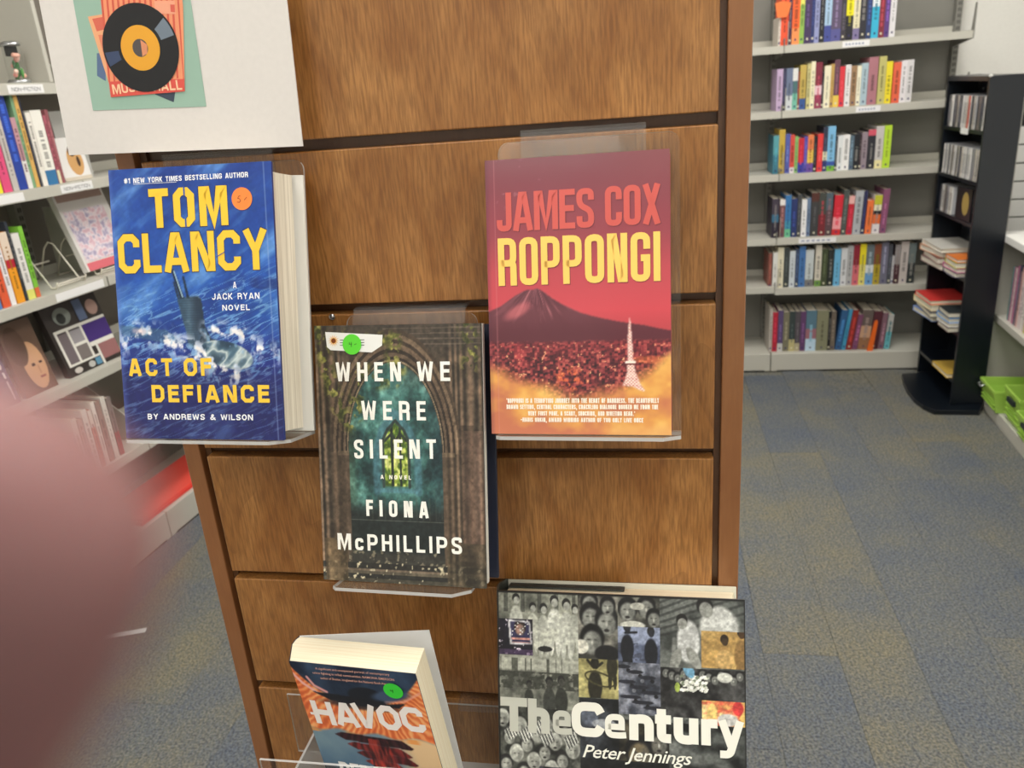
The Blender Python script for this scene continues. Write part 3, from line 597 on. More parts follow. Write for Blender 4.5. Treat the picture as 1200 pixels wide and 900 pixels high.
# ------------------------------------------------------------------ book B: archway novel
def bookB():
    w, h, t = .156, .235, .031
    e = empty('hardcover_book', pose(QB), 'hardcover novel with a ruined stone archway and wide-spaced white lettering', 'book')
    MB().box((-w/2, 0, -.003), (w/2, h, -.0001), (60, 52, 42)).build('front_cover', M_GLOSS, e, bevel=.0005, seg=1)
    pb = MB(); block(pb, -.074, .0715, .003, h-.0035, -.0033, -t+.0042, .002); pb.build('pages', M_PAGES, e)
    MB().box((w/2-.0012, .004, -.0085), (w/2+.0006, h-.0003, -.0032), (235, 232, 222)).build('jacket_flap', M_MATTE, e)
    MB().box((-w/2, .001, -t), (w/2+.0045, h-.001, -t+.0038), (26, 32, 52)).build('back_cover', M_SPINE, e, bevel=.0006, seg=1)
    MB().box((-w/2-.001, .0005, -t), (-w/2+.0018, h-.0005, -.0031), (50, 44, 36)).build('spine', M_GLOSS, e)
    a = Art(w, h, 230, 345); U, V = a.U, a.V
    n1 = fbm(U*12, V*16, 4, 5); n2 = fbm(U*40, V*50, 8, 3)
    col = .5+.5*np.sin(U*150+2*np.sin(U*37)); side = np.maximum(sst(.2, .12, U), sst(.74, .82, U))
    a.I = a.ramp(n1*.5+col*.5*side+.25*(1-side), [(.2, (44, 38, 32)), (.5, (86, 74, 62)), (.8, (128, 104, 84)), (1, (158, 130, 106))])
    a.put(sst(.86, .93, V)*.55, (52, 48, 44)); 
    for vv in (.985, .965, .945, .925): a.put((np.abs(V-vv-.004*(U-.5)) < .0022)*(U > .42)*.5, (120, 106, 92))
    a.put(sst(.8, .9, U)*(np.abs(((V*14+.3*np.sin(40*U)) % 1)-.5) < .03)*.6*(V < .6), (60, 44, 38)); a.put(sst(.85, .9, U)*(V < .6)*.4, (150, 116, 100))
    # pointed arch
    def archd(off):
        xl, xr, c, sprg = .19, .757, .4735, .52
        half = (xr-xl)/2+off; top = .857+off*1.1
        vv = np.clip((V-sprg)/(top-sprg), 0, 1); hw = half*np.sqrt(np.clip(1-vv**1.9, 0, 1)); return ((np.abs(U-c) < hw) & (V < top)).astype(float)
    for off, cc in ((.115, (70, 58, 48)), (.098, (112, 94, 76)), (.08, (58, 48, 40)), (.066, (104, 86, 70)), (.048, (50, 42, 36)), (.034, (96, 80, 66)), (.02, (44, 38, 34)), (.010, (134, 118, 96)), (.004, (60, 52, 46))):
        a.put(archd(off)*(V > .51), cc)
        if off > .05: a.put((np.abs(U-.4735) < .2835+off)*(V <= .51)*(np.abs(U-.4735) > .2835)*.25, cc)
    a.put(np.abs(V-.505) < .006, (90, 76, 62)) if False else None
    a.put((np.abs(V-.507) < .008)*np.maximum((U > .12)*(U < .19), (U > .757)*(U < .83)), (110, 94, 76))
    ins = np.where(V > .52, archd(0.), ((U > .19) & (U < .757) & (V > .075))).astype(float)
    tex = a.ramp(n1*.7+n2*.3, [(.3, (30, 52, 54)), (.5, (52, 92, 88)), (.68, (92, 142, 134)), (.8, (130, 176, 164))]); a.put(ins, tex)
    a.put(ins*sst(.22, .0, np.abs(U-.4735)*1.1)*.25, (84, 134, 128)); a.put(ins*sst(.62, .76, U)*.55, (28, 44, 52)); a.put(ins*(1-sst(.19, .27, U))*.35, (90, 100, 70))
    a.put(ins*sst(.72, .84, V)*sst(.45, .6, U)*.6, (44, 46, 46)); a.put(ins*sst(.34, .26, V)*.92, (32, 36, 36))
    a.put(ins*(V < .34)*(V > .25)*(np.abs((U*26) % 1-.5) < .1)*sst(.25, .3, U)*.35, (78, 80, 72)); a.put(ins*(np.abs(V-.247) < .0015)*.6, (110, 112, 104))
    # inner arch and window
    a.put(a.path([(.36, .36), (.36, .52), (.40, .60), (.475, .665), (.56, .60), (.61, .52), (.61, .36)], .0035, .4)*.7, (74, 116, 130)); a.put(a.poly([(.345, .355), (.62, .355), (.62, .375), (.345, .375)])*.8, (84, 130, 142))
    win = a.poly([(.408, .383), (.55, .383), (.552, .56), (.52, .60), (.48, .628), (.44, .60), (.408, .56)]); a.put(win, a.ramp(n2, [(.35, (70, 96, 38)), (.5, (150, 172, 66)), (.7, (224, 228, 140))]))
    a.put(win*(np.abs(U-.455) < .008), (36, 46, 40)); a.put(win*(np.abs(U-.507) < .008), (36, 46, 40)); a.put(win*a.path([(.408, .555), (.455, .585), (.48, .56), (.507, .585), (.552, .555)], .0012), (40, 48, 44)); a.put(a.path([(.40, .38), (.40, .56), (.43, .60), (.48, .636), (.53, .60), (.558, .56), (.558, .38)], .0013), (46, 58, 56))
    # floor, steps
    a.put(sst(.13, .11, V)*(U > .17)*(U < .76)*.7, (66, 62, 56)); a.put(sst(.62, .7, n2)*(V < .13)*(V > .07)*.7, (150, 140, 116))
    a.put((V < .078)*.9, (40, 40, 38)); a.put((V < .052)*1., a.ramp(n1, [(.3, (84, 78, 66)), (.7, (116, 106, 88))])); a.put((np.abs(V-.05) < .004)*.7, (130, 112, 96)); a.put((V < .032)*1., (44, 44, 42)); a.put(((V < .016))*1., (74, 70, 60)); a.put(sst(.70, .76, fbm(U*50, V*60, 90, 2))*(V < .08), (200, 190, 160))
    a.put((U > .77)*(V < .17)*.8, a.ramp(n1, [(.3, (60, 54, 44)), (.7, (104, 90, 70))])); a.put((U < .16)*(V < .17)*(U > .02)*.8, a.ramp(n1, [(.3, (70, 60, 44)), (.7, (120, 100, 74))]))
    a.I = a.I*(.70+.6*fbm(U*60, V*75, 71, 3))[..., None]*(1+.22*np.sin(U*95+3*np.sin(U*31))*np.maximum(sst(.19, .14, U), sst(.76, .80, U))*(V < .62))[..., None]
    # ivy
    iv = fbm(U*34, V*46, 33, 3); dens = np.maximum.reduce([a.path([(.03, .98), (.06, .86), (.10, .76), (.14, .68), (.20, .62)], .0065, .8), a.path([(.2, .96), (.35, .94), (.5, .95), (.47, .88), (.52, .83)], .0055, .8), a.path([(.92, .99), (.95, .92), (.93, .85)], .007, .8), a.path([(.3, .87), (.27, .80), (.24, .70), (.25, .66)], .006, .8), a.path([(.34, .83), (.38, .78), (.5, .79)], .006, .8)*.7])
    a.put(dens*sst(.48, .56, iv), a.ramp(n2, [(.3, (50, 56, 28)), (.55, (110, 112, 56)), (.75, (170, 164, 90))]))
    a.build('cover_print', M_GLOSS, e, INK*.3)
    X = lambda u: (u-.5)*w; Y = lambda v: v*h; W_ = (250, 248, 240); z1 = INK; mb = MB()
    caps(mb, 'WHEN', X(.128), X(.525), Y(.786), Y(.073), .0030, .0066, W_, z1, .32, 4); caps(mb, 'WE', X(.622), X(.816), Y(.787), Y(.073), .0030, .0066, W_, z1)
    caps(mb, 'WERE', X(.277), X(.667), Y(.638), Y(.073), .0030, .0066, W_, z1); caps(mb, 'SILENT', X(.223), X(.722), Y(.487), Y(.074), .0030, .0062, W_, z1, y1=Y(.493))
    mb.build('title_lettering', M_GLOSS, e); mb = MB()
    caps(mb, 'FIONA', X(.286), X(.667), Y(.263), Y(.064), .0029, .0062, W_, z1, .34); caps(mb, 'McPHILLIPS', X(.099), X(.861), Y(.125), Y(.065), .0028, .0040, W_, z1, .34, y1=Y(.129))
    caps(mb, 'A NOVEL', X(.381), X(.568), Y(.410), Y(.0155), .0008, .0018, W_, z1, .3, 3); mb.build('author_lettering', M_GLOSS, e)
    z2 = INK*2; s = MB(); pl_ = [(.070, .976), (.422, .962), (.417, .922), (.353, .896), (.100, .906), (.078, .918)]
    s.add([(X(u), Y(v), z2) for u, v in pl_], [tuple(reversed(range(6)))], (236, 236, 232)); so = s.build('address_sticker', M_MATTE, e); so['label'] = 'torn white sticker with a sunflower'
    s = MB()
    for k in range(14):
        a0 = 2*math.pi*k/14; s.add([(X(.121)+.0020*math.cos(a0-.25), Y(.942)+.0020*math.sin(a0-.25), z2+.0002), (X(.121)+.0056*math.cos(a0), Y(.942)+.0056*math.sin(a0), z2+.0002), (X(.121)+.0020*math.cos(a0+.25), Y(.942)+.0020*math.sin(a0+.25), z2+.0002)], [(0, 1, 2)], (236, 170, 40))
    s.add([(X(.121)+.0022*math.cos(2*math.pi*k/12), Y(.942)+.0022*math.sin(2*math.pi*k/12), z2+.0003) for k in range(12)], [tuple(range(12))], (120, 60, 24))
    for dv in (.0, -.010, -.020): s.box((X(.16), Y(.943+dv), z2+.0001), (X(.31), Y(.9455+dv), z2+.0002), (40, 40, 40))
    s.build('sunflower_print', M_MATTE, so)
    s = MB(); s.add([(X(.235)+.0090*math.cos(2*math.pi*k/32), Y(.9275)+.0092*math.sin(2*math.pi*k/32), z2+.0006) for k in range(32)], [tuple(range(32))], (96, 214, 58)); so = s.build('price_sticker', M_MATTE, e); so['label'] = 'round green price sticker'
    s = MB()
    for pts in ([(.222, .936), (.218, .928), (.236, .929)], [(.233, .937), (.231, .918)], [(.250, .926), (.264, .930)]):
        vs, fs = ribbon([(X(u), Y(v)) for u, v in pts], .0004, False); s.add([(p[0], p[1], z2+.0009) for p in vs], fs, (30, 60, 30))
    s.build('pen_mark', M_MATTE, so)
bookB()

# ------------------------------------------------------------------ book C: red mountain paperback
def bookC():
    w, h, t = .1509, .229, .0215
    e = empty('paperback_book', pose(QC), 'red paperback with a volcano over a city, coral and yellow tall lettering', 'book')
    MB().box((-w/2, 0, -.0007), (w/2, h, -.0001), (150, 70, 78)).build('front_cover', M_GLOSS, e)
    MB().box((-w/2+.0006, .0004, -t+.0008), (w/2-.0005, h-.0004, -.0008)).build('pages', M_PAGES, e)
    MB().box((-w/2, 0, -t), (w/2, h, -t+.0006), (150, 70, 78)).build('back_cover', M_GLOSS, e)
    MB().box((-w/2-.0002, 0, -t+.0007), (-w/2+.0005, h, -.0008), (140, 64, 74)).build('spine', M_GLOSS, e)
    a = Art(w, h, 225, 340); U, V = a.U, a.V
    a.I = a.ramp(V, [(0, (214, 150, 92)), (.12, (222, 160, 96)), (.3, (170, 66, 70)), (.45, (206, 74, 84)), (.6, (186, 70, 80)), (.72, (150, 62, 74)), (.9, (128, 58, 70)), (1, (122, 62, 72))])
    a.put(sst(.55, .95, U)*sst(.75, 1., V)*.35, (146, 84, 84)); a.put(sst(.4, .1, U)*sst(.5, .35, V)*.3, (180, 70, 84))
    mt = a.poly([(0, .453), (.07, .472), (.152, .508), (.2, .524), (.226, .531), (.25, .529), (.283, .533), (.319, .518), (.36, .496), (.41, .476), (.46, .459), (.522, .441), (.60, .426), (.692, .412), (.78, .401), (.86, .393), (.93, .381), (1.001, .372), (1.001, .30), (0, .30)])
    rg = fbm(U*14+V*3, V*10, 17, 4); a.put(mt, a.ramp(V*2-.5+rg*.2, [(0, (84, 40, 50)), (.4, (100, 50, 60)), (.7, (118, 66, 76))]))
    dr = np.arctan2(V-.56, (U-.27)*.7); rad = np.hypot(V-.56, (U-.27)*.7)
    snow = sst(.55, .7, fbm(dr*9, rad*7, 23, 4))*mt*sst(.40, .46, V)*sst(.35, .05, np.abs(U-.3)); a.put(snow*.65, (190, 118, 124)); a.put(mt*a.ell(.17, .455, .08, .03, .5, .5)*sst(.45, .6, rg)*.7, (206, 110, 116))
    a.put(mt*sst(.44, .5, V)*sst(.6, .45, fbm(dr*12, rad*5, 29, 3))*.4, (70, 34, 46)); a.put(mt*sst(.43, .36, V)*.55, (90, 40, 50))
    # city
    ct = sst(.352, .335, V+.01*fbm(U*30, V, 3, 2)); bx = np.floor(U*70); by = np.floor(V*120-(bx % 3)*.3); rs = np.random.RandomState(5); T1 = rs.rand(97, 131); bl = T1[(bx.astype(int)*7) % 97, (by.astype(int)*3) % 131]
    n2 = fbm(U*60, V*90, 41, 3); a.put(ct, a.ramp(bl*.55+n2*.45, [(.15, (46, 22, 30)), (.45, (96, 38, 46)), (.65, (152, 62, 66)), (.85, (206, 112, 96))]))
    a.put(ct*sst(.72, .8, n2)*.9, (250, 190, 140)); a.put(ct*sst(.24, .34, V)*.25, (170, 60, 66)); a.put(ct*a.ell(.9, .27, .12, .02, 0, .4)*.5, (226, 120, 70)); a.put(ct*a.ell(.45, .20, .08, .06, 0, .6)*sst(.5, .6, n2)*.8, (232, 110, 66)); a.put(ct*a.ell(.17, .29, .03, .07, .1, .6)*.4, (200, 70, 76))
    cl = fbm(U*4+1, V*7, 55, 5); cm = sst(.04, -.03, V-(.15+.13*(np.abs(U-.5)*2)**2*1.0+.10*(cl-.5))); a.put(cm, a.ramp(fbm(U*5, V*9, 66, 4), [(.3, (196, 116, 84)), (.5, (226, 160, 84)), (.7, (246, 204, 112))]))
    a.put(sst(.06, 0, V)*.35, (206, 124, 96))
    # tower
    tw = a.poly([(.780, .42), (.784, .42), (.792, .36), (.800, .262), (.812, .225), (.835, .185), (.862, .158), (.84, .160), (.79, .176), (.738, .178), (.755, .2), (.764, .225), (.768, .262), (.772, .36)]); a.put(tw, (248, 226, 214)); a.put(tw*(np.abs(((V+U*.6)*95) % 1-.5) < .16)*(V < .4)*.6, (190, 90, 84)); a.put(tw*(np.abs(((V-U*.6)*85) % 1-.5) < .14)*.5, (200, 110, 100)); a.put(a.path([(.762, .262), (.806, .262)], .0011), (250, 232, 220)); a.put(a.path([(.765, .255), (.803, .255)], .0006), (110, 50, 50))
    a.put(a.path([(.045, 0), (.05, 1)], .0004, .9)*.35, (210, 140, 140)); a.put(sst(.03, .0, U)*.25, (70, 30, 50)); a.put(sst(.74, .8, fbm(U*30, V*40, 77, 3))*a.ell(.12, .93, .15, .12, 0, .8)*.4, (190, 140, 150))
    a.build('cover_print', M_GLOSS, e, INK*.3)
    X = lambda u: (u-.5)*w; Y = lambda v: v*h; z1 = INK; R_ = (206, 88, 80); Yw = (252, 204, 102)
    mb = MB(); sh = MB()
    caps(sh, 'JAMES', X(.064), X(.603), Y(.740), Y(.139), .0050, .0012, (120, 50, 60), z1*.7, .32); caps(sh, 'COX', X(.662), X(.957), Y(.742), Y(.139), .0050, .0014, (120, 50, 60), z1*.7, .32)
    caps(mb, 'JAMES', X(.060), X(.599), Y(.743), Y(.139), .0048, .0012, R_, z1, .36); caps(mb, 'COX', X(.658), X(.952), Y(.745), Y(.139), .0048, .0014, R_, z1, .36); mb.build('author_lettering', M_GLOSS, e)
    mb = MB(); caps(sh, 'ROPPONGI', X(.066), X(.951), Y(.544), Y(.172), .0056, .0024, (128, 52, 60), z1*.7, .36); sh.build('lettering_shadow', M_GLOSS, e)
    caps(mb, 'ROPPONGI', X(.062), X(.948), Y(.547), Y(.172), .0054, .0026, Yw, z1, .38); mb.build('title_lettering', M_GLOSS, e)
    mb = MB(); Wc = (252, 240, 224)
    caps(mb, "'ROPPONGI IS A TERRIFYING JOURNEY INTO THE HEART OF DARKNESS. THE BEAUTIFULLY", X(.090), X(.935), Y(.1155), Y(.0175), .00075, .00032, Wc, z1, .25, 2)
    caps(mb, "DRAWN SETTING, CENTRAL CHARACTERS, CRACKLING DIALOGUE HOOKED ME FROM THE", X(.090), X(.930), Y(.0930), Y(.0165), .00075, .00032, Wc, z1, .25, 2)
    caps(mb, "VERY FIRST PAGE. A SCARY, SHOCKING, AND RIVETING READ.'", X(.213), X(.806), Y(.0690), Y(.0165), .00075, .00032, Wc, z1, .25, 2)
    caps(mb, "-HARIS ORKIN, AWARD WINNING AUTHOR OF YOU ONLY LIVE ONCE", X(.170), X(.850), Y(.0455), Y(.0160), .00075, .00032, Wc, z1, .25, 2); mb.build('quote_lettering', M_GLOSS, e)
bookC()

# ------------------------------------------------------------------ book D: thick tilted paperback
def bookD():
    w, h = .14, .21
    e = empty('paperback_book', pose(QD), 'thick tilted paperback with orange wings and white jagged lettering, pages fanned open', 'book')
    MB().box((-w/2, 0, -.0007), (w/2, h, -.0001), (40, 50, 70)).build('front_cover', M_GLOSS, e)
    MB().prism([(-.0695, -.0009), (.0695, -.0009), (.0610, -.035), (-.0828, -.0357), (-.0841, -.031), (-.0833, -.024)], .0004, h-.0004, ax=1).build('pages', M_PAGEW, e)
    MB().add([(-.0835, 0, -.0362), (.0535, 0, -.052), (.0535, h, -.060), (-.0835, h, -.0362), (-.0835, 0, -.0369), (.0535, 0, -.0527), (.0535, h, -.0607), (-.0835, h, -.0369)],
             [(0,1,2,3),(7,6,5,4),(0,4,5,1),(1,5,6,2),(2,6,7,3),(3,7,4,0)], (240, 241, 242)).build('back_cover', M_MATTE, e)
    sp = [(-.0702, -.0004), (-.0842, -.024), (-.0850, -.031), (-.0838, -.0368)]; MB().prism(sp+[(x+.0006, z) for x, z in reversed(sp)], 0, h, ax=1, col=(30, 40, 60)).build('spine', M_GLOSS, e)
    a = Art(w, h, 200, 230, .25, 1.); U, V = a.U, a.V
    n = fbm(U*6, V*8, 3, 4); a.I = a.ramp(n, [(.3, (22, 34, 54)), (.7, (52, 72, 98))])
    ang = np.arctan2(V-.98, (U-.55)*.7); fe = .5+.5*np.sin(ang*70+16*fbm(U*7, V*7, 7, 4)); lw = .90-.13*(1-np.abs(U-.5)*2)**.8+.0*U
    bowl = sst(.012, -.012, V-(.955-.150*(1-(np.abs(U-.50)*2)**2.2)**.5*np.ones_like(U))) if False else sst(.01, -.01, V-(.80+.17*np.abs(U*2-1)**2.6))
    a.put(bowl, a.ramp(fe*.35+n*.65, [(.25, (206, 92, 48)), (.5, (234, 124, 66)), (.75, (248, 178, 116))]))
    a.put(a.path([(-.02, .945), (.06, .88), (.16, .835), (.34, .80), (.43, .825)], .0016, .6), (236, 178, 172)); a.put(a.path([(.11, .92), (.15, .875), (.24, .845)], .0015, .7), (226, 160, 156)); a.put(a.path([(.70, .83), (.85, .84), (1, .90)], .0013, .6)*.7, (240, 170, 150))
    a.put(a.ell(.56, .845, .145, .075, 0, .12), (18, 22, 32)); a.put(a.ell(.76, .865, .15, .045, .2, .3), (60, 78, 106)); a.put(a.poly([(.12, .84), (.42, .835), (.72, .815), (.86, .83), (.8, .80), (.5, .785), (.25, .80)]), (20, 20, 28))
    a.put(a.ell(.5, .79, .3, .035, 0, .4)*.8, (22, 24, 34))
    lo = sst(.635, .615, V+.01*np.sin(U*20)); a.put(lo, a.ramp(V*1.6+n*.4-.2, [(.3, (40, 66, 92)), (.7, (86, 116, 142)), (1, (120, 146, 160))])); a.put(lo*sst(.6, .85, U+.3*(V-.5)), (232, 196, 150)); a.put(lo*(np.abs(V-.615) < .012)*sst(.45, .6, n)*.8, (238, 150, 70))
    for (x0, x1, v, c, cr_) in ((.19, .82, .585, (48, 20, 26), 1), (.27, .79, .535, (104, 34, 34), 1), (.33, .82, .490, (84, 26, 30), 1), (.38, .72, .445, (150, 46, 40), 1)):
        a.put(a.poly([(x0, v+.014), (x0+.06, v+.03), (x1-.08, v+.026), (x1, v-.012), (x1-.03, v-.022), (x0+.08, v-.012)]), np.broadcast_to(np.array(c, float), a.I.shape)*(.7+.6*fe[..., None]))
    a.put(a.poly([(.46, .6), (.62, .6), (.66, .25), (.42, .25)])*.75, a.ramp(fbm(U*30, V*12, 9, 3), [(.3, (40, 16, 22)), (.7, (190, 60, 46))])); a.put(sst(.40, .385, V)*1., (40, 42, 50)); a.put(sst(.40, .385, V)*sst(.4, .6, U)*.5*fe, (150, 50, 44))
    a.build('cover_print', M_GLOSS, e, INK*.3)
    X = lambda u: (u-.5)*w; Y = lambda v: v*h; z1 = INK; mb = MB()
    for txt, x0, x1, y0, y1, hh in (("HA", .065, .440, .652, .666, .127), ("VOC", .405, .965, .662, .686, .129)):
        caps(mb, txt, X(x0), X(x1), Y(y0), Y(hh)*1.06, .0066, .0012, (244, 236, 232), z1, .22, 1, y1=Y(y1))
    mb.box((X(.035), Y(.700), z1-.0001), (X(.075), Y(.714), z1), (244, 236, 232)); mb.build('title_lettering', M_GLOSS, e); mb = MB()
    caps(mb, 'DEBORAH', X(.135), X(.80), Y(.345), Y(.085), .0042, .0014, (240, 238, 236), z1, .22, 1); mb.box((X(.875), Y(.345), z1-.0001), (X(.905), Y(.43), z1), (240, 238, 236)); mb.build('author_lettering', M_GLOSS, e); mb = MB()
    for tt, x0, x1, y in (("A significant and unexpected portrait of contemporary", .21, .80, .966), ("crime fighting in tribal communities. RAMONA EMERSON", .175, .826, .940), ("author of Shutter, longlisted for the National Book Award", .228, .78, .914)):
        words(mb, tt, X(x0), X(x1), Y(y), Y(y+.016), (226, 170, 150), z1, .01, dy=Y(.008))
    mb.build('quote_lettering', M_GLOSS, e)
    s = MB(); s.add([(X(.794)+.0103*math.cos(2*math.pi*k/28), Y(.897)+.0085*math.sin(2*math.pi*k/28), INK*2) for k in range(28)], [tuple(range(28))], (60, 206, 60)); so = s.build('price_sticker', M_MATTE, e); so['label'] = 'green oval price sticker'
    s = MB()
    for pts in ([(.775, .904), (.775, .896), (.795, .898)], [(.792, .906), (.790, .886)]):
        vs, fs = ribbon([(X(u), Y(v)) for u, v in pts], .0005, False); s.add([(p[0], p[1], INK*2+.0002) for p in vs], fs, (20, 60, 20))
    s.build('pen_mark', M_MATTE, so)
bookD()

# ------------------------------------------------------------------ book E: big collage book
def bookE():
    w, h, t = .24, .29, .050
    e = empty('hardcover_book', pose(QE), 'large hardcover with a collage of black and white photographs and white lettering', 'book')
    MB().box((-w/2, 0, -.0032), (w/2, h, -.0001), (34, 36, 36)).build('front_cover', M_GLOSS, e, bevel=.0006, seg=1)
    pb = MB(); block(pb, -.114, .1135, .005, h-.0055, -.0036, -t+.0045, .003); pb.build('pages', M_PAGEW, e)
    MB().box((-w/2+.002, 0, -t), (w/2-.004, h-.0005, -t+.0034), (225, 222, 205)).build('back_cover', M_MATTE, e, bevel=.0006, seg=1)
    MB().box((-w/2+.006, h-.0046, -.043), (.005, h-.0028, -.030), (62, 66, 64)).build('jacket_flap', M_MATTE, e)
    sp = [(-w/2-.0045*math.sin(math.pi*i/8), -.0006-(t-.002)*i/8) for i in range(9)]
    MB().prism(sp+[(x+.002, z) for x, z in reversed(sp)], 0, h, ax=1, col=(66, 72, 68)).build('spine', M_GLOSS, e)
    a = Art(w, h, 340, 300, .28, 1.); U, V = a.U, a.V; rs = random.Random(11)
    n = fbm(U*16, V*20, 3, 5); n2 = fbm(U*55, V*70, 8, 3)
    a.I = a.ramp(n*.6+n2*.4, [(.3, (24, 26, 26)), (.55, (74, 78, 76)), (.75, (140, 144, 138))])
    def rect(u0, v0, u1, v1): return ((U >= u0) & (U < u1) & (V >= v0) & (V < v1)).astype(float)
    def fill(u0, v0, u1, v1, lo, hi, sc=1., sd=0): m = rect(u0, v0, u1, v1); q = fbm(U*18*sc, V*22*sc, 100+sd, 4); a.put(m, a.ramp(q, [(.3, lo), (.7, hi)])); return m
    def E_(m, cx, cy, rx, ry, col, ang=0., soft=.12, k=1.): a.put(m*a.ell(cx, cy, rx, ry, ang, soft)*k, col)
    def person(m, cx, cy, s, body, head=(176, 178, 170), hair=(34, 34, 34), ang=0.):
        E_(m, cx, cy-.055*s, .028*s, .062*s, body, ang); E_(m, cx-.012*s, cy-.115*s, .010*s, .045*s, body); E_(m, cx+.014*s, cy-.115*s, .010*s, .045*s, body)
        E_(m, cx, cy+.022*s, .016*s, .020*s, hair); E_(m, cx+.002*s, cy+.014*s, .0125*s, .016*s, head)
    def face(m, cx, cy, s, tone=(142, 144, 138), mouth=True, hair=(22, 22, 24)):
        E_(m, cx, cy+.012*s, .040*s, .048*s, hair); E_(m, cx, cy, .030*s, .038*s, tone, 0, .2); E_(m, cx-.011*s, cy+.008*s, .006*s, .003*s, (60, 60, 58), 0, .7, .8); E_(m, cx+.011*s, cy+.008*s, .006*s, .003*s, (60, 60, 58), 0, .7, .8); E_(m, cx+.018*s, cy-.004*s, .012*s, .03*s, (96, 98, 94), 0, .8, .6)
        E_(m, cx, cy-.001*s, .004*s, .008*s, (190, 190, 182), 0, .5)
        if mouth: E_(m, cx, cy-.018*s, .009*s, .0055*s, (40, 38, 38), 0, .5)
    m = fill(0, .77, .338, 1., (92, 94, 86), (170, 172, 158), .8, 1); a.put(m*sst(.80, .78, V)*1., (160, 162, 150)); a.put(m*(np.abs((U*14) % 1-.5) < .12)*(V > .93)*.5, (40, 42, 40))
    person(m, .08, .955, 1.0, (196, 198, 188)); person(m, .15, .93, .9, (206, 208, 196)); person(m, .195, .925, 1., (190, 192, 182)); person(m, .24, .95, 1.1, (214, 216, 206)); person(m, .29, .94, 1.1, (202, 204, 194)); person(m, .325, .93, .9, (180, 182, 172)); E_(m, .215, .85, .045, .03, (206, 208, 196), .6); E_(m, .20, .805, .03, .012, (40, 40, 40))
    m = fill(.338, .78, .50, 1., (60, 60, 56), (150, 148, 138), 1., 2); face(m, .385, .965, .9); face(m, .39, .915, 1.15); face(m, .455, .90, 1.2); face(m, .395, .835, 1.25, mouth=False, hair=(14, 14, 16)); face(m, .46, .955, .8); E_(m, .35, .82, .03, .03, (220, 218, 206)); E_(m, .455, .80, .05, .035, (24, 24, 26))
    m = fill(.50, .89, .668, 1., (60, 60, 56), (140, 140, 130), 1., 3); face(m, .54, .945, 1.); face(m, .615, .955, .95, mouth=False); face(m, .645, .92, .8); E_(m, .58, .965, .03, .015, (190, 190, 180)); E_(m, .56, .90, .05, .018, (206, 206, 196))
    for k, ch in enumerate('WE BE'): pass
    m = fill(.50, .775, .668, .895, (66, 74, 96), (112, 122, 150), .7, 4); a.put(m*sst(.83, .845, V)*1., (146, 156, 182)); a.put(m*(V < .84)*sst(.5, .6, n2)*.7, (60, 64, 78)); person(m, .537, .873, .95, (26, 28, 36), (40, 42, 50)); person(m, .632, .862, .95, (26, 28, 36), (40, 42, 50)); a.put(m*a.path([(.53, .874), (.575, .877)], .0011), (24, 26, 32))
    m = fill(.668, .765, 1., 1., (58, 62, 60), (110, 114, 110), .7, 5)
    for k in range(7): a.put(m*a.path([(.668, .87+k*.022), (1., .955+k*.03)], .0012, .6)*.6, (40, 42, 42))
    a.put(m*a.path([(.72, .78), (.725, .86)], .002)*.6, (160, 162, 158)); E_(m, .90, .90, .075, .09, (196, 198, 194), .1); E_(m, .845, .975, .032, .035, (28, 28, 28), .3); E_(m, .85, .962, .026, .032, (150, 152, 146), .3); E_(m, .78, .855, .045, .085, (206, 208, 206)); E_(m, .755, .925, .022, .026, (24, 24, 24)); E_(m, .757, .913, .019, .022, (156, 158, 152)); E_(m, .80, .80, .02, .05, (150, 152, 146), .5); E_(m, .73, .79, .02, .05, (150, 152, 146), -.3)
    m = fill(.83, .77, 1., .893, (176, 142, 84), (206, 172, 108), .6, 6); person(m, .92, .845, 1., (150, 118, 70), (60, 46, 30), (40, 30, 20)); E_(m, .92, .80, .035, .04, (196, 162, 104)); person(m, .985, .87, 1., (140, 110, 66), (70, 50, 30))
    m = fill(0, .60, .338, .77, (84, 86, 80), (150, 152, 140), .8, 7); a.put(m*sst(.72, .735, V), (176, 178, 166)); a.put(m*(V > .70)*(np.abs((U*23+.4*np.sin(U*50)) % 1-.5) < .07), (90, 92, 84)); a.put(m*(V > .665)*(V < .725)*sst(.45, .6, n2+.1), (62, 64, 58)); person(m, .13, .668, .7, (56, 58, 54), (70, 70, 66)); person(m, .215, .675, .95, (60, 62, 58), (70, 70, 66)); person(m, .265, .68, .95, (50, 52, 48), (66, 66, 62))
    m = fill(.338, .648, .50, .78, (150, 142, 92), (192, 184, 126), .5, 8); a.put(m*sst(.74, .765, V)*.5, (110, 104, 66)); person(m, .405, .745, 1.05, (40, 38, 28), (36, 34, 26), (30, 28, 20)); a.put(m*a.path([(.41-.05*math.cos(t_), .715+.03*math.sin(t_)-.012*math.cos(t_)) for t_ in np.linspace(0, 6.3, 20)] and [(.425+.06*math.cos(t_), .712+.022*math.sin(t_)-.012*math.cos(t_)) for t_ in np.linspace(0, 6.3, 24)], .0009), (70, 66, 44)); a.put(m*a.path([(.40, .75), (.375, .775)], .0013), (40, 38, 28)); a.put(m*a.path([(.41, .75), (.435, .768)], .0013), (40, 38, 28)); person(m, .475, .80, .8, (50, 48, 34), (60, 56, 40))
    m = fill(.50, .60, .668, .775, (56, 60, 72), (150, 154, 168), 1.4, 9)
    for k in range(9): x = .52+.13*(k*.37 % 1); y = .76-.017*k; E_(m, x, y, .03+.002*k, .008, (36, 38, 48)); E_(m, x-.02, y-.012, .008, .008, (120, 124, 134)); E_(m, x+.02, y-.012, .008, .008, (24, 24, 30))
    m = fill(.668, .60, 1., .765, (20, 20, 22), (80, 80, 80), 1.2, 10)
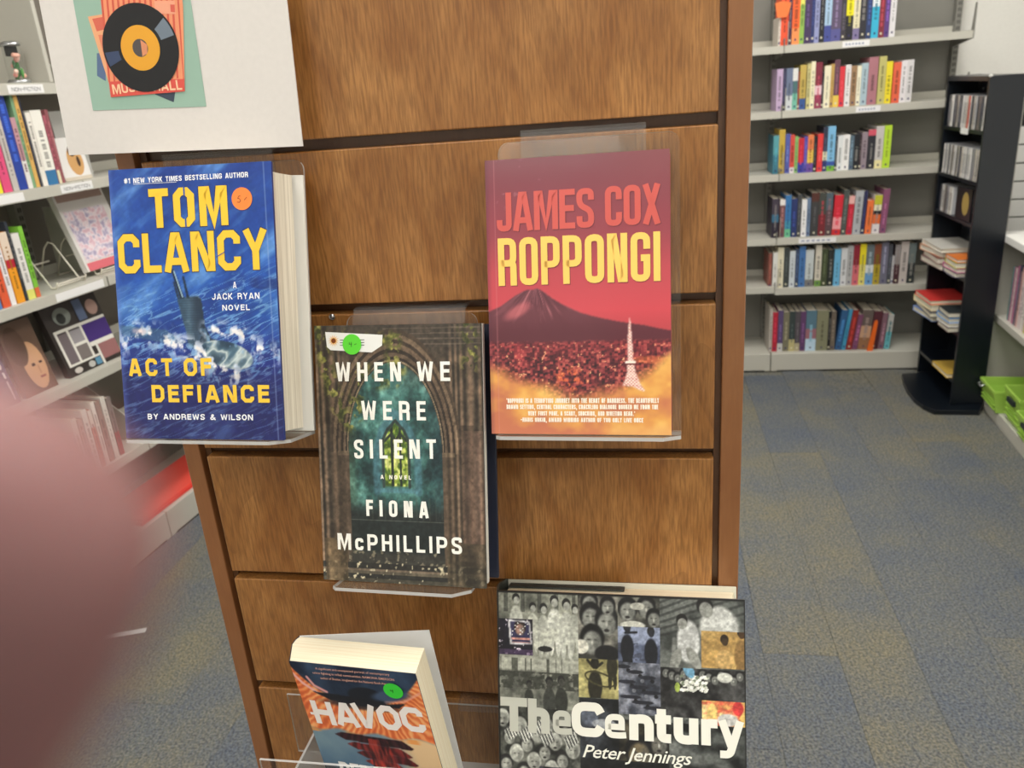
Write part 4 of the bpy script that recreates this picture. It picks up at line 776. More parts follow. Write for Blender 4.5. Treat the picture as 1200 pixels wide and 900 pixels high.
    for k in range(13): x = .69+.024*k; face(m, x, .745-.008*(k % 3), .45, mouth=False, tone=(120, 122, 118))
    for k in range(90): E_(m, .80+.10*(rs.random()-.5)+.0*k, .715+.05*(rs.random()-.5), .008, .006, rs.choice([(240, 240, 232), (226, 228, 216), (250, 250, 246), (120, 130, 110)]), rs.random())
    E_(m, .78, .76, .02, .035, (110, 160, 190), .4); E_(m, .92, .74, .03, .02, (206, 208, 200)); E_(m, .735, .70, .01, .02, (170, 190, 90))
    m = rect(.83, .58, 1., .662); a.put(m, a.ramp(n, [(.35, (226, 190, 110)), (.5, (206, 90, 70)), (.65, (240, 216, 150))])); E_(m, .93, .60, .04, .025, (206, 204, 200)); E_(m, .87, .62, .02, .04, (230, 196, 120)); E_(m, .97, .64, .02, .03, (200, 60, 60))
    m = rect(.0, .78, .15, .905); a.put(m, (22, 20, 34)); a.put(m*sst(.68, .74, n2), (236, 226, 240)); a.put(m*(V < .80)*.6, (96, 70, 110))
    m = a.poly([(.045, .902), (.138, .898), (.146, .818), (.052, .815)]); a.put(m, (230, 230, 232)); m = a.poly([(.054, .896), (.132, .892), (.139, .824), (.060, .822)]); a.put(m, (52, 50, 86)); a.put(m*(V < .848)*(np.abs((V*70) % 1-.5) < .25), (206, 150, 140)); face(m, .095, .868, .62, (166, 130, 118), False, (40, 28, 26))
    for k in range(14): E_(m, .062+.075*(k*.29 % 1), .85+.045*(k*.61 % 1), .0028, .0028, (240, 240, 240))
    # crowd with flags below the title
    m = fill(0, .28, .34, .60, (30, 32, 30), (120, 122, 114), 1.3, 11)
    for k in range(22): x = .015+.31*((k*.381) % 1); y = .30+.012*k; face(m, x, y, .75, (170, 172, 164), k % 3 == 0, (190, 192, 184) if k % 2 else (40, 40, 40))
    for fx, fy in ((.05, .515), (.11, .51), (.17, .54), (.2, .50), (.30, .50)):
        fm = m*a.poly([(fx-.03, fy), (fx+.02, fy+.03), (fx+.035, fy-.01), (fx-.005, fy-.035)]); a.put(fm, (214, 216, 208)); a.put(fm*(np.abs(((U*1.2+V*.6)*62) % 1-.5) < .25), (50, 50, 52))
    m = fill(.34, .44, .50, .645, (16, 18, 22), (60, 64, 72), 1., 12); E_(m, .38, .585, .035, .045, (90, 96, 110)); E_(m, .44, .56, .05, .02, (150, 154, 160)); m = fill(.50, .40, .70, .58, (26, 24, 20), (96, 90, 76), 1., 13); face(m, .58, .46, 1.4, (120, 108, 84)); face(m, .66, .50, 1., (110, 108, 100)); m = fill(.70, .28, 1., .58, (22, 24, 24), (86, 90, 88), 1.1, 14); E_(m, .77, .60, .03, .06, (14, 14, 14)); a.put(m*a.path([(.72, .50), (.80, .46), (.88, .47), (.97, .40)], .006, .6)*.6, (134, 138, 134))
    m = fill(.17, .28, .34, .40, (14, 14, 20), (60, 60, 72), 1., 15); face(m, .23, .36, 1.2, (110, 112, 124)); face(m, .29, .35, 1.1, (100, 102, 114)); m = fill(.34, .28, .70, .44, (14, 15, 17), (46, 48, 50), 1., 16)
    a.I = a.I*(.72+.55*fbm(U*90, V*110, 77, 3))[..., None]*(.86+.3*fbm(U*14, V*16, 78, 3))[..., None]
    a.put(np.maximum(sst(.008, .004, U), sst(.994, .998, U)), (20, 20, 20)); a.put(sst(.992, .997, V), (16, 16, 16))
    a.build('cover_print', M_GLOSS, e, INK*.3)
    X = lambda u: (u-.5)*w; Y = lambda v: v*h; z1 = INK*1.2; W_ = (250, 249, 238)
    def low(mb, ch, u0, u1, col, zk):
        x, w2 = X(u0), X(u1)-X(u0); b0 = Y(.513); xh, cap, t_ = .0252, .0345, .0090; k_ = t_/2; l, r, tp = k_, w2-k_, xh-k_*.85; hb = t_*.80
        P = {'T': [([(0, cap-k_), (w2, cap-k_)], 0, 0), ([(w2/2, 0), (w2/2, cap-k_)], 0, 0)],
             'h': [([(l, 0), (l, cap)], 0, 0), ([(l, xh*.35), (l, tp), (r, tp), (r, 0)], .011, 0)],
             'n': [([(l, 0), (l, xh)], 0, 0), ([(l, xh*.35), (l, tp), (r, tp), (r, 0)], .011, 0)],
             'u': [([(r, 0), (r, xh)], 0, 0), ([(l, xh), (l, k_*.85), (r, k_*.85), (r, xh*.6)], .011, 0)],
             'r': [([(l, 0), (l, xh)], 0, 0), ([(l, xh*.3), (l, tp), (w2, tp)], .010, 0)],
             't': [([(w2*.40, xh*1.28), (w2*.40, k_*.85), (w2, k_*.85)], .006, 0), ([(0, tp+.0008), (w2, tp+.0008)], 0, 0)],
             'e': [([(l, xh*.47), (r-.0008, xh*.47), (r-.0008, tp), (l, tp), (l, k_*.8), (w2*.70, k_*.8), (w2-.0010, xh*.17)], [0, 0, .011, .013, .013, .006, 0], 0)],
             'C': [([(w2-.001, cap*.69), (r, cap-k_), (l, cap-k_), (l, k_), (r, k_), (w2-.001, cap*.31)], .013, 0)],
             'y': [([(k_, xh), (w2*.5, xh*.02)], 0, 0), ([(w2-k_, xh), (w2*.45, -xh*.30), (w2*.10, -xh*.30)], [0, .006, 0], 0)]}[ch]
        for i_, (pts, rd, cl) in enumerate(P):
            vs, fs = ribbon(rpath(pts, rd, 6, False), t_*(.68 if ch == 'e' else .82 if ch == 'y' else .98), False); mb.add([(x+p[0], b0+p[1], zk+i_*1e-5) for p in vs], fs, col)
    mb = MB()
    for ch, u0, u1 in (('T', .008, .121), ('h', .124, .216), ('e', .222, .312)): low(mb, ch, u0, u1, (206, 207, 196), z1)
    mb.build('title_lettering', M_GLOSS, e); mb = MB()
    for ch, u0, u1 in (('C', .306, .431), ('e', .437, .533), ('n', .541, .640), ('t', .645, .708), ('u', .718, .816), ('r', .826, .890), ('y', .888, .996)): low(mb, ch, u0, u1, W_, z1*1.4)
    mb.build('title_lettering', M_GLOSS, e)
    mb = MB(); words(mb, 'Peter Jennings', X(.350), X(.790), Y(.428), Y(.486), W_, z1, .008, .32, space=.94); mb.build('author_lettering', M_GLOSS, e)
bookE()

# ------------------------------------------------------------------ the paper sign
def sign():
    w, h = .2258, .2794
    e = empty('paper_sign', pose(QS), 'white sheet with a printed vinyl record on striped sleeves, top left', 'sign')
    MB().box((-w/2, 0, -.0012), (w/2, h, 0)).build('sheet', M_PAPER, e)
    MB().box((-w/2+.02, .02, -.0265), (w/2-.03, h-.02, -.0014)).build('mounting_block', M_WHITE, e)
    X = lambda u: (u-.5)*w; Y = lambda v: v*h; z = INK
    def pg(mb, pts, col, k): mb.add([(X(u), Y(v), z*k) for u, v in pts], [tuple(range(len(pts)))], col)
    m = MB(); pg(m, [(.144, .133), (.627, .129), (.622, .86), (.146, .86)], (156, 188, 172), 1); m.build('green_print', M_MATTE, e)
    m = MB(); pg(m, [(.189, .235), (.222, .218), (.24, .30), (.205, .30)], (96, 116, 152), 1.4); pg(m, [(.42, .172), (.494, .146), (.508, .178), (.45, .19)], (66, 76, 92), 1.4)
    pg(m, [(.195, .405), (.28, .41), (.30, .21), (.235, .205)], (240, 176, 132), 1.8); pg(m, [(.212, .398), (.28, .403), (.29, .37), (.222, .362)], (220, 110, 92), 2.0); pg(m, [(.225, .352), (.262, .35), (.262, .21), (.245, .22)], (232, 138, 108), 2.0)
    pg(m, [(.233, .170), (.548, .176), (.592, .413), (.60, .52), (.28, .54), (.262, .455)], (242, 158, 118), 2.4)
    for k in range(15):
        u = .27+.0222*k; pg(m, [(u-.036, .172 if k > 13 else .215), (u-.028, .215), (u+.010, .52), (u+.001, .52)], (220, 100, 82), 2.7)
    pg(m, [(.233, .170), (.548, .176), (.554, .212), (.236, .216)], (224, 92, 82), 3.0); pg(m, [(.48, .435), (.562, .432), (.558, .395), (.476, .40)], (244, 170, 140), 3.0); pg(m, [(.542, .422), (.560, .421), (.557, .400), (.54, .402)], (222, 104, 88), 3.2)
    m.build('sleeve_print', M_MATTE, e)
    m = MB(); caps(m, 'MUSIC', X(.246), X(.385), Y(.178), Y(.029), .0015, .0011, (248, 206, 168), z*3.4, .3, 3, y1=Y(.186)); caps(m, 'HALL', X(.420), X(.540), Y(.181), Y(.029), .0015, .0011, (248, 206, 168), z*3.4, y1=Y(.181)); m.build('sleeve_lettering', M_MATTE, e)
    def disc(mb, r, col, k, n=48): mb.add([(X(.394)+r*math.cos(2*math.pi*i/n), Y(.307)+r*math.sin(2*math.pi*i/n), z*k) for i in range(n)], [tuple(range(n))], col)
    m = MB(); disc(m, .0355, (40, 40, 42), 4); 
    for a0, a1, c in ((.25, .72, (120, 132, 146)), (3.2, 3.55, (66, 78, 108))):
        q = [(X(.394)+r*math.cos(a), Y(.307)+r*math.sin(a), z*4.4) for r, aa in ((.021, (a0, a1)), (.034, (a1, a0))) for a in np.linspace(aa[0], aa[1], 5)]
        m.add(q, [tuple(range(10))], c)
    disc(m, .0182, (234, 168, 58), 4.6); disc(m, .0072, (90, 84, 84), 4.8); m.add([(X(.398), Y(.283), z*5), (X(.42), Y(.29), z*5), (X(.425), Y(.315), z*5), (X(.40), Y(.33), z*5)], [(0, 1, 2, 3)], (226, 150, 112)); m.build('record_print', M_MATTE, e)
sign()

# ------------------------------------------------------------------ shelf books
ORD = ['first', 'second', 'third', 'fourth', 'fifth', 'sixth', 'seventh', 'eighth', 'ninth', 'tenth', 'eleventh', 'twelfth', 'thirteenth', 'fourteenth', 'fifteenth', 'sixteenth', 'seventeenth', 'eighteenth', 'nineteenth', 'twentieth', 'twenty-first', 'twenty-second', 'twenty-third', 'twenty-fourth', 'twenty-fifth', 'twenty-sixth', 'twenty-seventh', 'twenty-eighth']
def tone(c, f): return tuple(max(0, min(255, v*f)) for v in c)
def shelf_book(fr, x0, x1, z0, hh, bands, label, group, dep=.15, y0=.02, lean=0., name='book', cat='book', dot=True):
    """spine faces -y of the frame; bands = [(fraction, colour)...] from the bottom up"""
    w = x1-x0; h = hh
    M = fr.M() @ Matrix.Translation((x0, y0, z0)) @ Matrix.Rotation(lean, 4, 'Y')
    mb = MB(); c0 = bands[0][1]; z = 0
    for k, (f_, c) in enumerate(bands):
        z1 = z+f_*h; mb.box((0, 0, z), (w, .0016, z1), c); z = z1
    main = max(bands, key=lambda b: b[0])[1]
    mb.box((0, .0016, 0), (.0014, dep, h), main); mb.box((w-.0014, .0016, 0), (w, dep, h), main)
    # title strokes and shelf dot on the spine
    rs = random.Random(int(x0*1e5)+int(z0*1e3)); lum = sum(main)/3; ink = tone(main, 1.9) if lum < 120 else tone(main, .45)
    if lum < 60: ink = (190, 186, 176)
    zz = h*rs.uniform(.2, .3); ww = rs.uniform(.18, .42)*w; ink = tuple(.62*a_+.38*b_ for a_, b_ in zip(ink, main)); end = h*rs.uniform(.62, .9)
    while zz < end and w > .007:
        L_ = rs.uniform(.003, .006); 
        mb.box((w/2-ww/2, -.0003, zz), (w/2+ww/2, .0001, zz+L_), ink); zz += L_+rs.choice([.0012, .0012, .0014, .007])
    if dot: mb.box((w/2-.0035, -.0004, h*.06), (w/2+.0035, .0001, h*.06+.008), (48, 44, 96) if lum > 90 else (220, 216, 190))
    o = mb.build(name, M_SPINE, None, M); tag(o, label, cat, group)
    MB().box((.0015, .0018, .001), (w-.0015, dep-.003, h-.003)).build('pages', M_PAGES, o)
    return o
def cname(c):
    r, g, b = c; mx, mn = max(c), min(c); l = (mx+mn)/2
    if mx-mn < 26: return 'black' if l < 52 else 'dark grey' if l < 100 else 'grey' if l < 165 else 'pale grey' if l < 215 else 'white'
    h = math.degrees(math.atan2(math.sqrt(3)*(g-b), 2*r-g-b)) % 360; d = 'dark ' if l < 75 else 'pale ' if l > 190 else ''
    nm = 'red' if h < 15 or h > 345 else 'orange' if h < 36 else 'yellow' if h < 62 else 'green' if h < 160 else 'teal' if h < 195 else 'blue' if h < 250 else 'purple' if h < 300 else 'pink'
    if nm == 'orange' and l < 115: nm = 'brown'
    if nm == 'orange' and mx-mn < 80: nm = 'tan'
    if nm == 'yellow' and l > 180 and mx-mn < 90: return 'cream'
    if nm == 'yellow' and l < 120: nm = 'olive'
    return d+nm
# ------------------------------------------------------------------ far bookcase
DPT = .30
def bookcase(fr, name, label, bays, shelves, top, dep=DPT, base_h=.084, lip=.030, back=None):
    e = empty(name, fr.M(), label, 'bookcase')
    a0, a1 = bays[0], bays[-1]
    for i in range(len(bays)-1):
        MB().box((bays[i]+.014, dep-.012, .0), (bays[i+1]-.014, dep, top)).build('back_panel', back or M_PANEL, e)
        MB().box((bays[i]+.002, 0, .0), (bays[i+1]-.002, dep-.014, base_h)).build('base_shelf', M_METAL, e, bevel=.003)
        MB().box((bays[i]+.03, -.0012, .001), (bays[i+1]-.03, .0, .006)).build('painted_kick_shadow', M_DARKP, e)  # solid dark strip standing in for the shade at the foot of the base
    for b in bays:
        MB().box((b-.013, dep-.045, 0), (b+.013, dep-.0005, top)).build('upright', M_PANEL, e, bevel=.002)
        sl = MB(); z = .12
        while z < top-.03:
            for dx in (-.004, .004): sl.box((b+dx-.0017, dep-.0462, z), (b+dx+.0017, dep-.0449, z+.014))
            z += .025
        tag(sl.build('upright_slots', M_DARKP, e), kind='stuff')
    for z, x0, x1, yoff in shelves:
        mb = MB().box((x0, yoff, z-lip), (x1, yoff+.002, z-.001)).box((x0, yoff+.0021, z-.0035), (x1, dep-.047, z)).box((x0, dep-.0505, z+.0002), (x1, dep-.0475, z+.03))
        mb.build('shelf', M_METAL, e)
    return e
FS = {}
for nm_, y in (('s1', 52), ('s2', 129), ('s3', 203), ('s4', 279), ('s5', 338.5), ('s0', 414)): pass
uS, uE = FAR.at(903, 200)[0], None
BL, BR = -.268, .510
Zs = [FAR.at(985, yy)[1] for yy in (48.0, 125.5, 200.5, 276.5, 336.0)]
Zb = FAR.at(985, 413)[1]
FX1 = .487
shs = [(z, BL+.006, FX1, .0) for z in Zs[:4]] + [(Zs[4], BL+.006, FX1, 0.)] + [(z, BL-.76, BL+.002, .0) for z in Zs[:4]] + [(Zs[4]+.010, BL-.76, BL+.002, -.004)]
far = bookcase(FAR, 'metal_bookcase', 'tall grey metal library bookcase against the far white wall', [BL-.778, BL, BR], shs, 2.05, DPT, Zb)
for z in Zs:   # end brackets carrying the shelves
    for x in (FX1+.001, BL+.0035):
        MB().prism([(0.0, z-.03), (.0, z+.105 if x > 0 else z+.03), (.012, z+.105 if x > 0 else z+.03), (.03, z+.002), (DPT-.06, z+.002), (DPT-.047, z+.05), (DPT-.047, z-.06)], x, x+.0035, ax=0).build('shelf_bracket', M_PANEL, far)
for x in (BL+.02,):   # bookends at the left of each run
    for z in Zs:
        MB().box((x-.0010, .008, z+.0005), (x+.0004, .13, z+.095)).box((x, .008, z+.0003), (x+.06, .13, z+.0013)).build('bookend_plate', M_METAL, far)
for k, (z, a, b) in enumerate(((Zs[0], 978, 1008), (Zs[1], 998, 1026), (Zs[3], 940, 985))):
    x0 = FAR.at(a, 200)[0]; x1 = FAR.at(b, 200)[0]; mb = MB().box((x0, -.0012, z-.027), (x1, -.0002, z-.004), (238, 238, 240))
    for q in range(6): mb.box((x0+.012+q*(x1-x0-.03)/6, -.0015, z-.019), (x0+.012+(q+.6)*(x1-x0-.03)/6, -.0011, z-.012), (150, 160, 185))
    mb.build('shelf_label', M_MATTE, far)
K = (30, 30, 36)
def B1(*c): return [(1., c[0])] if len(c) == 1 else c
rows = {
 0: [(912.5, 915, 20, [(1, (225, 215, 205))]), (915, 924, -30, [(1, (238, 92, 60))]), (924, 928, -20, [(1, (66, 42, 70))]), (928, 937, -30, [(.25, (240, 150, 90)), (.75, (240, 104, 52))]), (937, 942.3, -25, [(.6, (150, 190, 90)), (.4, (226, 226, 110))]), (942.3, 950.5, -22, [(1, (70, 56, 92))]), (950.5, 954.5, -30, [(1, (50, 60, 110))]), (954.5, 960, -22, [(1, (150, 156, 200))]), (960, 966, -25, [(1, (36, 38, 46))]), (966, 974, -32, [(.25, (70, 80, 150)), (.75, (170, 200, 228))]), (974, 985.3, -25, [(.2, (90, 90, 150)), (.8, (96, 84, 110))]), (985.3, 991, -12, [(1, (66, 62, 70))]), (991, 999.5, -26, [(.4, (40, 40, 48)), (.6, (240, 230, 40))]), (999.5, 1007, -22, [(.2, (130, 120, 160)), (.8, (232, 224, 190))]), (1007, 1015, -30, [(1, (52, 52, 60))]), (1015, 1021, -24, [(1, (50, 66, 110))]), (1021, 1029.4, -30, [(.5, (60, 180, 216)), (.5, (232, 240, 244))]), (1029.4, 1036, -18, [(1, (130, 50, 62))]), (1036, 1042, -26, [(1, (96, 66, 130))]), (1042, 1049, -24, [(1, (226, 224, 228))])],
 1: [(910, 917, 81, [(1, (196, 172, 206))]), (917, 921, 80, [(1, (58, 58, 84))]), (921, 928.5, 80, [(.35, (210, 216, 220)), (.65, (110, 122, 150))]), (928.5, 934.5, 80, [(.4, (120, 190, 170)), (.3, (80, 110, 120)), (.3, (226, 226, 224))]), (934.5, 936.8, 84, [(1, (140, 70, 50))]), (936.8, 944, 76, [(.25, (60, 90, 150)), (.75, (196, 172, 90))]), (945, 949.4, 75, [(1, (206, 198, 140))]), (949.4, 954.4, 72, [(1, (240, 234, 200))]), (954.6, 962.5, 73, [(.3, (150, 60, 90)), (.2, (236, 200, 210)), (.5, (130, 50, 66))]), (962.6, 965, 84, [(1, (40, 40, 50))]), (965.2, 972.6, 77, [(1, (238, 232, 204))]), (972.8, 976.5, 75, [(1, (196, 160, 90))]), (976.6, 983, 70, [(.25, (232, 200, 90)), (.75, (104, 70, 84))]), (983, 989, 78, [(1, (222, 60, 72))]), (989.6, 996, 76, [(1, (234, 230, 232))]), (996, 1003, 77, [(1, (160, 128, 96))]), (1003.2, 1008, 77, [(1, (240, 236, 212))]), (1008.2, 1015.8, 74, [(1, (172, 194, 206))]), (1016.2, 1027, 67, [(1, (176, 120, 130))]), (1028, 1036.6, 66, [(1, (196, 190, 120))]), (1036.8, 1044, 72, [(1, (240, 220, 50))]), (1045, 1054, 73, [(1, (230, 104, 74))]), (1054, 1061, 71, [(1, (234, 230, 234))]), (1061, 1068.3, 70, [(1, (220, 218, 220))])],
 2: [(906, 912.5, 159, [(.5, (60, 120, 140)), (.5, (90, 160, 170))]), (912.5, 919.5, 152, [(1, (200, 170, 70))]), (920, 925.6, 157, [(1, (86, 96, 170))]), (925.6, 931, 158, [(.15, (230, 220, 226)), (.85, (214, 80, 70))]), (931, 935, 160, [(1, (140, 186, 110))]), (935, 941.8, 162, [(.3, (60, 60, 160)), (.7, (200, 44, 60))]), (942, 946, 160, [(1, (90, 80, 170))]), (946, 953, 158, [(.25, (110, 80, 160)), (.35, (236, 200, 90)), (.4, (230, 130, 80))]), (953, 957, 160, [(1, (36, 36, 44))]), (957.5, 963.8, 157, [(1, (226, 64, 64))]), (964, 969, 149, [(.25, (50, 56, 110)), (.2, (230, 224, 190)), (.55, (52, 56, 76))]), (969, 978, 148, [(.12, (120, 180, 60)), (.1, (60, 90, 170)), (.78, (130, 190, 230))]), (978, 981, 160, [(1, (50, 58, 68))]), (981, 987, 159, [(1, (226, 230, 232))]), (987, 995, 158, [(1, (240, 240, 240))]), (995, 1000, 159, [(1, (90, 110, 126))]), (1000, 1006.6, 157, [(1, (34, 36, 44))]), (1006.6, 1009, 157, [(1, (60, 44, 50))]), (1009, 1015.6, 155, [(1, (150, 136, 146))]), (1016, 1025, 152, [(.85, (48, 48, 56)), (.15, (214, 90, 110))]), (1025, 1034, 148, [(.2, (236, 226, 170)), (.8, (206, 202, 200))]), (1034.4, 1043, 147, [(1, (190, 226, 60))])],
 3: [(904.5, 912.5, 233, [(.4, (46, 40, 56)), (.2, (60, 110, 140)), (.4, (70, 62, 76))]), (913.5, 919.6, 234, [(.85, (120, 84, 86)), (.15, (236, 232, 230))]), (919.8, 926.6, 229, [(.2, (110, 190, 150)), (.2, (70, 150, 180)), (.6, (60, 120, 180))]), (926.8, 933.8, 233, [(1, (46, 58, 110))]), (934, 938.6, 228, [(1, (70, 72, 76))]), (939, 945, 234, [(1, (240, 240, 242))]), (945, 949.4, 232, [(1, (110, 130, 160))]), (950, 958.8, 226, [(.8, (64, 64, 66)), (.2, (86, 50, 44))]), (959, 967, 226, [(.5, (120, 44, 52)), (.5, (70, 74, 70))]), (967.2, 975, 226, [(.6, (92, 70, 76)), (.4, (84, 100, 112))]), (975.4, 985.6, 229, [(.15, (206, 50, 56)), (.3, (238, 160, 166)), (.55, (212, 46, 62))]), (985.8, 992, 223, [(1, (80, 86, 84))]), (992.2, 999, 230, [(.8, (196, 44, 62)), (.2, (236, 180, 176))]), (999.4, 1008.8, 224, [(1, (178, 182, 188))]), (1009, 1013.6, 224, [(1, (52, 54, 92))]), (1014, 1021.6, 235, [(1, (238, 122, 66))]), (1022, 1031, 229, [(.25, (226, 220, 222)), (.25, (226, 112, 60)), (.1, (40, 36, 40)), (.15, (236, 230, 200)), (.25, (200, 200, 60))]), (1031.3, 1039, 222, [(1, (140, 84, 116))])],
 4: [(900.5, 904.5, 297, [(1, (140, 84, 74))]), (905.5, 911, 296, [(.0, K), (1, (226, 226, 222))]), (911, 918, 290, [(1, (228, 222, 196))]), (918, 924.5, 290, [(1, (66, 72, 72))]), (925, 931.5, 294, [(1, (206, 214, 220))]), (931.5, 936, 292, [(1, (62, 76, 104))]), (936, 943.4, 289, [(1, (74, 120, 180))]), (943.6, 953, 293, [(.2, (120, 120, 120)), (.8, (200, 208, 210))]), (955, 962, 287, [(.15, (110, 150, 70)), (.85, (216, 210, 196))]), (962.2, 969.5, 292, [(1, (70, 78, 56))]), (970, 976.4, 293, [(1, (46, 50, 50))]), (977, 984.4, 292, [(1, (110, 180, 220))]), (985, 992, 291, [(1, (212, 214, 218))]), (992.2, 998.8, 288, [(1, (176, 176, 178))]), (999, 1006.4, 287, [(.5, (214, 110, 120)), (.5, (140, 40, 54))]), (1006.6, 1013.8, 286, [(.5, (226, 216, 120)), (.5, (232, 216, 40))]), (1014, 1023, 287, [(.3, (110, 160, 210)), (.2, (220, 224, 226)), (.5, (104, 116, 122))]), (1023.2, 1031, 286, [(.5, (180, 160, 50)), (.5, (130, 74, 54))]), (1031.3, 1039.6, 284, [(1, (112, 112, 130))]), (1040, 1044.4, 286, [(1, (72, 76, 84))]), (1044.5, 1047, 300, [(1, (196, 196, 200))]), (1047.3, 1053.6, 287, [(.5, (74, 46, 54)), (.5, (150, 146, 146))]), (1054, 1063, 283, [(1, (196, 188, 184))]), (1063.4, 1071.5, 285, [(.5, (50, 56, 58)), (.5, (110, 122, 122))])],
 5: [(902, 905.5, 363, [(1, (190, 182, 174))]), (905.7, 911.5, 367, [(1, (180, 44, 62))]), (911.8, 918, 365, [(.2, (200, 200, 200)), (.8, (92, 76, 116))]), (918.2, 925, 367, [(1, (124, 120, 100))]), (925.2, 932, 366, [(.3, (190, 180, 130)), (.7, (60, 70, 70))]), (932.2, 938, 366, [(.2, (180, 170, 140)), (.8, (84, 78, 84))]), (938.2, 944.5, 366, [(1, (98, 68, 106))]), (944.8, 957, 365, [(.3, (190, 216, 236)), (.25, (160, 110, 120)), (.45, (90, 122, 140))]), (957.3, 970.8, 365, [(1, (134, 134, 108))]), (971, 974, 366, [(1, (30, 30, 32))]), (974.2, 979.6, 366, [(1, (112, 102, 92))]), (980, 987.6, 365, [(1, (52, 94, 140))]), (988, 992.6, 364, [(1, (70, 150, 190))]), (993, 1000, 365, [(1, (140, 48, 44))]), (1000.4, 1006.6, 370, [(1, (130, 78, 110))]), (1007, 1020, 365, [(.3, (150, 110, 80)), (.3, (200, 160, 130)), (.4, (104, 92, 88))]), (1020.5, 1030.8, 366, [(1, (88, 46, 56))]), (1031, 1037.6, 368, [(1, (132, 100, 112))]), (1038, 1044.5, 370, [(.5, (110, 186, 196)), (.5, (190, 190, 186))])],
}
SHN = ['top visible', 'second', 'third', 'fourth', 'fifth', 'lowest']
Zall = Zs+[Zb]
for r, lst in rows.items():
    z0 = Zall[r]+.0006; prev = None
    for k, (xa, xb, yt, bands) in enumerate(lst):
        mid = 52 if r == 0 else [0, 129, 203, 279, 338, 413][r]
        ym = mid-20; x0 = FAR.at(xa, ym, .02)[0]; x1 = FAR.at(xb, ym, .02)[0]
        hh = min(FAR.at((xa+xb)/2, yt, .02)[1]-z0, .26); s = sum(b[0] for b in bands); bands = [(b[0]/s, b[1]) for b in bands if b[0] > 0]
        if r < 5: hh = min(hh, (2.0 if r == 0 else Zall[r-1])-z0-.036)
        lean = 0.
        if r == 3 and k >= 10: lean = .035
        if r == 5 and k >= 11: lean = .12 if k < 15 else .07
        if prev is not None: x0 = max(x0, prev+.0004)
        x1 = max(x1, x0+.006); prev = x1
        c = max(bands, key=lambda b: b[0])[1]
        if lean: x1 -= .001
        shelf_book(FAR, x0, x1-.0002, z0+(math.sin(lean)*(x1-x0) if lean else 0), hh*(1/math.cos(lean)), bands, '%s spined book, %s from left, %s shelf of the far grey bookcase' % (cname(c), ORD[k], SHN[r]), 'books on the far bookcase', dep=.16, y0=.02 if r < 5 else .035, lean=lean)
# a few odd things on the far case
def far_plate(name, pts, y, th, col, label, cat, mat=M_MATTE):
    q = [FAR.at(a, b, y) for a, b in pts]; mb = MB(); n = len(q)
    mb.prism(q, y, y+th, ax=1, col=col); o = mb.build(name, mat, None, FAR.M()); tag(o, label, cat); return o
far_plate('sign_card', [(908.5, 4), (911, 21), (922, 20), (925, 14), (927.5, 3), (920, 1.5), (913, 2)], .006, .002, (244, 128, 70), 'orange shaped card clipped at the left of the top visible shelf', 'card')
far_plate('orange_bookmark', [(1015, 414), (1019, 420.5), (1021, 419), (1029, 378), (1028, 375), (1025, 377)], .012, .004, (238, 110, 40), 'orange stick marker leaning against books on the lowest far shelf', 'marker')

# ------------------------------------------------------------------ slat wall behind the tower
sx0 = FAR.at(1185, 230, FD-.03)[0]; sw = empty('slatwall_panel', FAR.M(), 'white slatted wall panel behind the black media tower', 'wall panel')
MB().box((sx0-.012, FD-.034, .3), (sx0, FD-.002, 1.22)).build('edge_trim', M_METAL, sw)
MB().box((sx0, FD-.012, .3), (.98, FD-.003, 1.22)).build('backing', M_DARKP, sw)
zq = FAR.at(1190, 191.5, FD-.03)[1]; dz = zq-FAR.at(1190, 212.8, FD-.03)[1]; z = zq+2*dz
while z-dz > .3:
    MB().box((sx0+.001, FD-.03, z-dz+.0035), (.98, FD-.0125, z-.0035)).build('slat', M_WHITE, sw, bevel=.001, seg=1); z -= dz

# ------------------------------------------------------------------ black media tower
TW = .42; TD = .125; TH = 1.312
tw = empty('media_tower', TOWER.M(), 'tall black open-sided media tower with a curved foot, at the right', 'media shelf')
MB().box((0, 0, .022), (.014, TD, TH)).build('side_panel', M_BLACK, tw, bevel=.001)
MB().box((TW-.014, 0, .022), (TW, TD, TH)).build('side_panel', M_BLACK, tw, bevel=.001)
MB().box((.015, TD-.008, .022), (TW-.015, TD, TH-.02)).build('back_panel', M_BLACK, tw)
Tz = [.128, .330, .556, .772, .930, 1.118]
for z in Tz: MB().box((.0145, .001, z-.014), (TW-.0145, TD-.009, z)).build('shelf', M_BLACK, tw)
MB().box((.0145, .0, TH-.018), (TW-.0145, TD, TH-.001)).build('top_panel', M_BLACK, tw)
inv = TOWER.M().inverted(); ft = [inv @ floor_at(a, b, .02) for a, b in ((1057, 438), (1058.5, 446), (1063, 456), (1071, 466.5), (1082, 475), (1095, 481), (1148, 481.5))]
ft = [(p.x, p.y) for p in ft] + [(TW, TD+.002), (-.005, TD+.002)]
MB().prism(ft, .0, .0215, col=(16, 22, 30)).build('foot', M_BLACK, tw, bevel=.0015, seg=1)
for x in (.07, .25): MB().ball((x, TD-.0085, TH-.055), .006, sq=(1, .3, 1)).build('screw_cap', M_STEEL, tw, smooth=True)
MB().ball((TW-.004, .002, TH+.001), .008, sq=(1, 1, .6)).build('corner_cap', M_WHITE, tw, smooth=True)
for x, z in ((.20, Tz[5]), (.22, Tz[2])): MB().box((x, -.0012, z-.020), (x+.075, -.0002, z+.003), (236, 238, 236)).build('shelf_tag', M_MATTE, tw)
rs = random.Random(3); rown = {5: 'top', 4: 'second', 3: 'third'}
